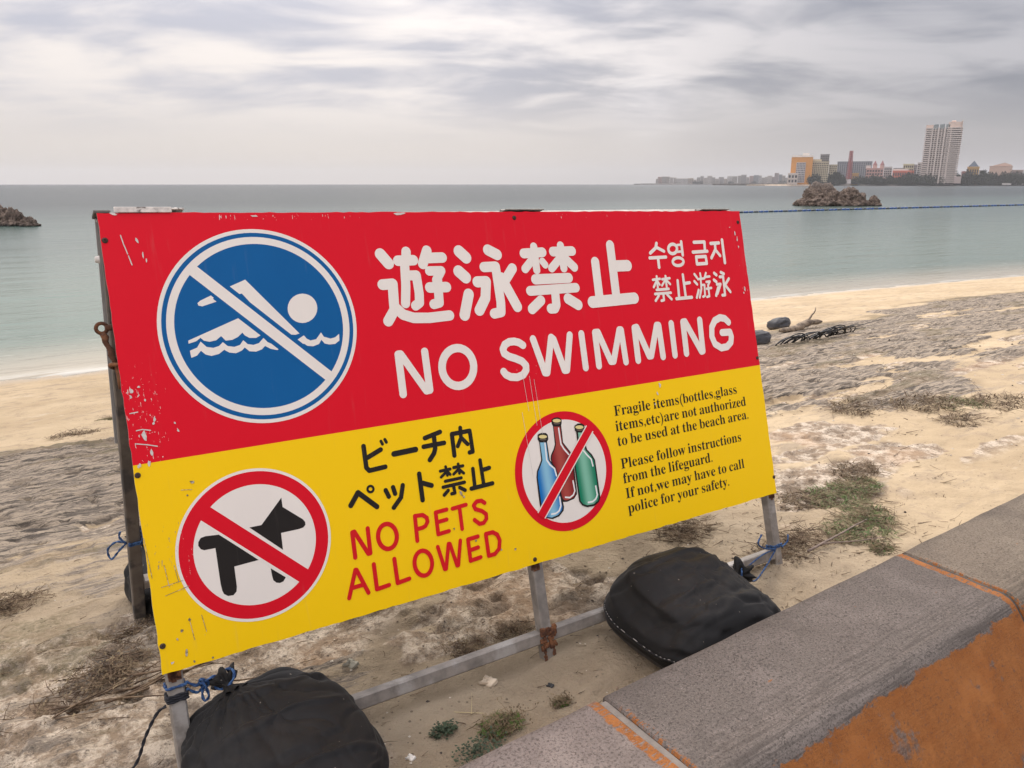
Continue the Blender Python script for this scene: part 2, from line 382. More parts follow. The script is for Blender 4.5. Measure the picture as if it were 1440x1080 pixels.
# ------------------------------------------------------------------ promenade floor behind the camera side of the wall
m_pave = mat('promenade concrete', (.30, .27, .24), .9, .15, 6, .004, 60)
mb = MB(); mb.add([P3(-60, -.66, .7), P3(60, -.66, .7), P3(60, 12, .7), P3(-60, 12, .7)], [(0, 1, 2, 3)])
tag(mb.build('promenade', m_pave), 'concrete promenade floor behind the low wall', kind='structure')
m_inland = mat('inland soil', (.16, .15, .10), .95, .3, .05)
mb = MB(); mb.add([P3(-4000, 12, .68), P3(6000, 12, .68), P3(6000, 4000, .68), P3(-4000, 4000, .68)], [(0, 1, 2, 3)])
tag(mb.build('inland_ground', m_inland), 'flat ground inland of the promenade', kind='structure')

# ================================================================== LOW PARAPET WALL
def wall_mat(name, c_lo, c_hi, paint_end):
    """cast concrete with stone aggregate; orange paint on the inner face and dabbed beside the joints (block local: x along, y across, z up)"""
    m = bpy.data.materials.new(name); m.use_nodes = True; q = NT(m.node_tree); q.n.clear()
    ob = q.new('ShaderNodeTexCoord').outputs['Object']; sp_ = q.new('ShaderNodeSeparateXYZ'); q.l.new(ob, sp_.inputs[0]); x, y, z = sp_.outputs; y = q.m('SUBTRACT', .33, y)
    agg = q.noise(ob, 170, 4, .8); agg2 = q.noise(q.map(ob, loc=(3, 2, 1)), 330, 2, .7); mot = q.noise(ob, 9, 5, .65)
    br = q.noise(q.map(ob, scale=(4, 110, 110)), 1.0, 4, .65)
    c = q.mix(q.ss(mot, .32, .68), c_lo, c_hi)
    c = q.mix(q.m('MULTIPLY', q.ss(agg, .50, .60), .72), c, tuple(k*.34 for k in c_lo))
    c = q.mix(q.m('MULTIPLY', q.ss(agg2, .58, .70), .5), c, (.38, .325, .29))
    brm = q.ss(y, .13, .30)                                     # brushed bands towards the inner side
    c = q.mix(q.m('MULTIPLY', q.m('MULTIPLY', brm, q.ss(br, .46, .58)), .60), c, tuple(k*.55 for k in c_lo))
    edge = q.m('SUBTRACT', 1.0, q.ss(y, .0, .05)); c = q.mix(q.m('MULTIPLY', edge, q.m('MULTIPLY', q.ss(mot, .35, .6), .55)), c, (.085, .07, .06))
    # orange paint
    on = q.noise(q.map(ob, scale=(16, 40, 22)), 1.0, 5, .65); onf = q.noise(q.map(ob, scale=(60, 160, 90)), 1.0, 4, .7)
    line = q.m('ADD', q.m('MULTIPLY', q.m('SUBTRACT', on, .5), .055), q.m('MULTIPLY', q.m('SUBTRACT', onf, .5), .02))
    dz = q.m('ADD', q.m('SUBTRACT', .585, z), line)                 # below the arris
    face = q.m('MULTIPLY', q.ss(dz, .008, .014), q.m('GREATER_THAN', y, .25))
    grime = q.ss(q.noise(q.map(ob, scale=(7, 10, 3.2), loc=(2, 0, 4)), 1.0, 5, .7), .60, .68)
    face = q.m('MULTIPLY', face, q.m('SUBTRACT', 1.0, q.m('MULTIPLY', grime, .8)))
    j1 = q.m('ADD', x, q.m('MULTIPLY', q.m('SUBTRACT', on, .5), .05))
    dab0 = q.m('MULTIPLY', q.m('SUBTRACT', 1.0, q.ss(j1, .018, .024)), q.m('MULTIPLY', q.ss(q.m('ADD', on, onf), 1.0, 1.06), q.ss(y, .03, .09)))
    j2 = q.m('ADD', q.m('SUBTRACT', paint_end, x), q.m('MULTIPLY', q.m('SUBTRACT', on, .5), .018))
    dab1 = q.m('MULTIPLY', q.m('SUBTRACT', 1.0, q.ss(j2, .020, .025)), q.m('MULTIPLY', q.ss(onf, .41, .47), q.ss(y, -.005, .02)))
    pm = q.m('MAXIMUM', face, q.m('MAXIMUM', dab0, dab1))
    patch = q.m('MULTIPLY', q.ss(on, .70, .74), q.ss(onf, .45, .55)); pm = q.m('MAXIMUM', pm, q.m('MULTIPLY', patch, .8))
    orc = q.mix(q.ss(q.noise(ob, 14, 5, .6), .3, .7), (.27, .095, .025), (.33, .128, .038))
    vor = q.new('ShaderNodeTexVoronoi', feature='DISTANCE_TO_EDGE', inp={'Scale': 26.0}); wv = q.new('ShaderNodeVectorMath', operation='ADD')
    q.l.new(ob, wv.inputs[0]); q.l.new(q.noise(ob, 18, 4, .6, out=1), wv.inputs[1]); q.l.new(wv.outputs[0], vor.inputs['Vector'])
    crk = q.m('MULTIPLY', q.m('LESS_THAN', vor.outputs['Distance'], .016), q.ss(mot, .40, .52))
    orc = q.mix(q.m('MULTIPLY', crk, .8), orc, (.06, .03, .02))
    spk = q.m('GREATER_THAN', q.noise(ob, 110, 4, .8), .60); orc = q.mix(q.m('MULTIPLY', spk, .55), orc, (.12, .07, .05))
    c = q.mix(q.m('MULTIPLY', q.ss(q.noise(q.map(ob, loc=(6, 1, 2)), 3.0, 6, .7), .48, .66), .35), c, (.085, .07, .06))
    c = q.mix(pm, c, orc)
    p = q.new('ShaderNodeBsdfPrincipled', inp={'Base Color': c, 'Roughness': q.mix(pm, .92, .75, 'FLOAT'), 'Specular IOR Level': .15})
    hg = q.m('ADD', q.m('MULTIPLY', agg, .7), q.m('ADD', q.m('MULTIPLY', br, .5), q.m('MULTIPLY', crk, -.6)))
    b = q.new('ShaderNodeBump', inp={'Strength': .8, 'Distance': .0035, 'Height': hg}); q.l.new(b.outputs[0], p.inputs['Normal'])
    q.l.new(p.outputs[0], q.new('ShaderNodeOutputMaterial').inputs[0]); return m
BL = 1.113; J0 = .893+.006
wallm = [wall_mat('concrete mid', (.135, .115, .10), (.195, .165, .145), BL-.012), wall_mat('concrete pinkish', (.215, .175, .155), (.29, .24, .21), BL-.012), wall_mat('concrete tan', (.18, .145, .11), (.25, .205, .155), BL-.012)]
m_mortar2 = mat('dark open joint', (.07, .06, .05), .95, .3, 40, .002, 200)
m_mortar = mat('joint mortar', (.20, .175, .15), .95, .15, 40, .002, 200)
wall = empty('parapet_wall', P3(0, -.67, .7), ROTZ, 'low concrete parapet wall with worn orange paint on its inner face', 'wall')
# wall frame: x along the wall, y towards the sea, z up; y = 0 is the inner face
SLOPE = 1.44
def block_profile(top, r=.030, ro=.014):
    """inner face leans back 55 degrees, rounded arris, flat top, tight outer corner"""
    yc = .035; L_ = math.hypot(1, SLOPE); sd_ = (-1/L_, -SLOPE/L_)
    pr = [(yc-(top+.02)/SLOPE, -.02), (yc-(top*.5)/SLOPE, top*.5), (yc+sd_[0]*.06, top+sd_[1]*.06)]
    for k in range(7):
        t = k/6; p0 = (yc+sd_[0]*r, top+sd_[1]*r); p2 = (yc+r, top)
        pr.append(((1-t)**2*p0[0]+2*t*(1-t)*yc+t*t*p2[0], (1-t)**2*p0[1]+2*t*(1-t)*top+t*t*p2[1]))
    pr += [(y, top) for y in (.11, .16, .21, .27)]
    for k in range(0, 4): t = k/3*math.pi/2; pr.append((.33-ro+ro*math.sin(t), top-ro+ro*math.cos(t)))
    pr.append((.33, .1)); return pr
GAP = .008
def extrude_profile(pr, xs, fn):
    mp = len(pr); vs = [fn(x, n_, y, z, j) for j, x in enumerate(xs) for n_, (y, z) in enumerate(pr)]
    fs = [(j*mp+n_, j*mp+n_+1, (j+1)*mp+n_+1, (j+1)*mp+n_) for j in range(len(xs)-1) for n_ in range(mp-1)]
    fs.append(tuple(range(mp))[::-1]); fs.append(tuple((len(xs)-1)*mp+n_ for n_ in range(mp))); return vs, fs
for k in range(-8, 14):
    pr = block_profile(.6); x0, x1 = GAP, BL-GAP
    xs = [x0, x0+.004]+list(np.linspace(x0+.04, x1-.04, 26))+[x1-.004, x1]
    def fn(x, n_, y, z, j):
        e = .004 if j in (0, len(xs)-1) else 0
        wo = .0022*(float(vn(np.array(x*9+k*31.), np.array(n_*.8), 5))-.5)*2*(n_ > 8)
        return (x, y+(e if n_ < 8 else -e if n_ > 13 else 0), z-(e if z > .5 else 0)+wo)
    vs, fs = extrude_profile(pr, xs, fn)
    wm = {-1: wallm[1], 0: wallm[0], 1: wallm[2]}.get(k, wallm[k % 3])
    mb = MB(); mb.add(vs, fs); o = mb.build('coping_block', wm, wall, loc=(J0+k*BL, 0, 0))
    pj = [(y+.006 if n_ < 8 else y-.005 if n_ > 13 else y, z-.005 if z > .1 else z) for n_, (y, z) in enumerate(pr)]
    vs, fs = extrude_profile(pj, [-GAP+.0003, GAP-.0003], lambda x, n_, y, z, j: (x, y, z))
    mj = MB(); mj.add(vs, fs); mj.build('joint_strip', m_mortar2 if k == 1 else m_mortar, wall, loc=(J0+k*BL, 0, 0))

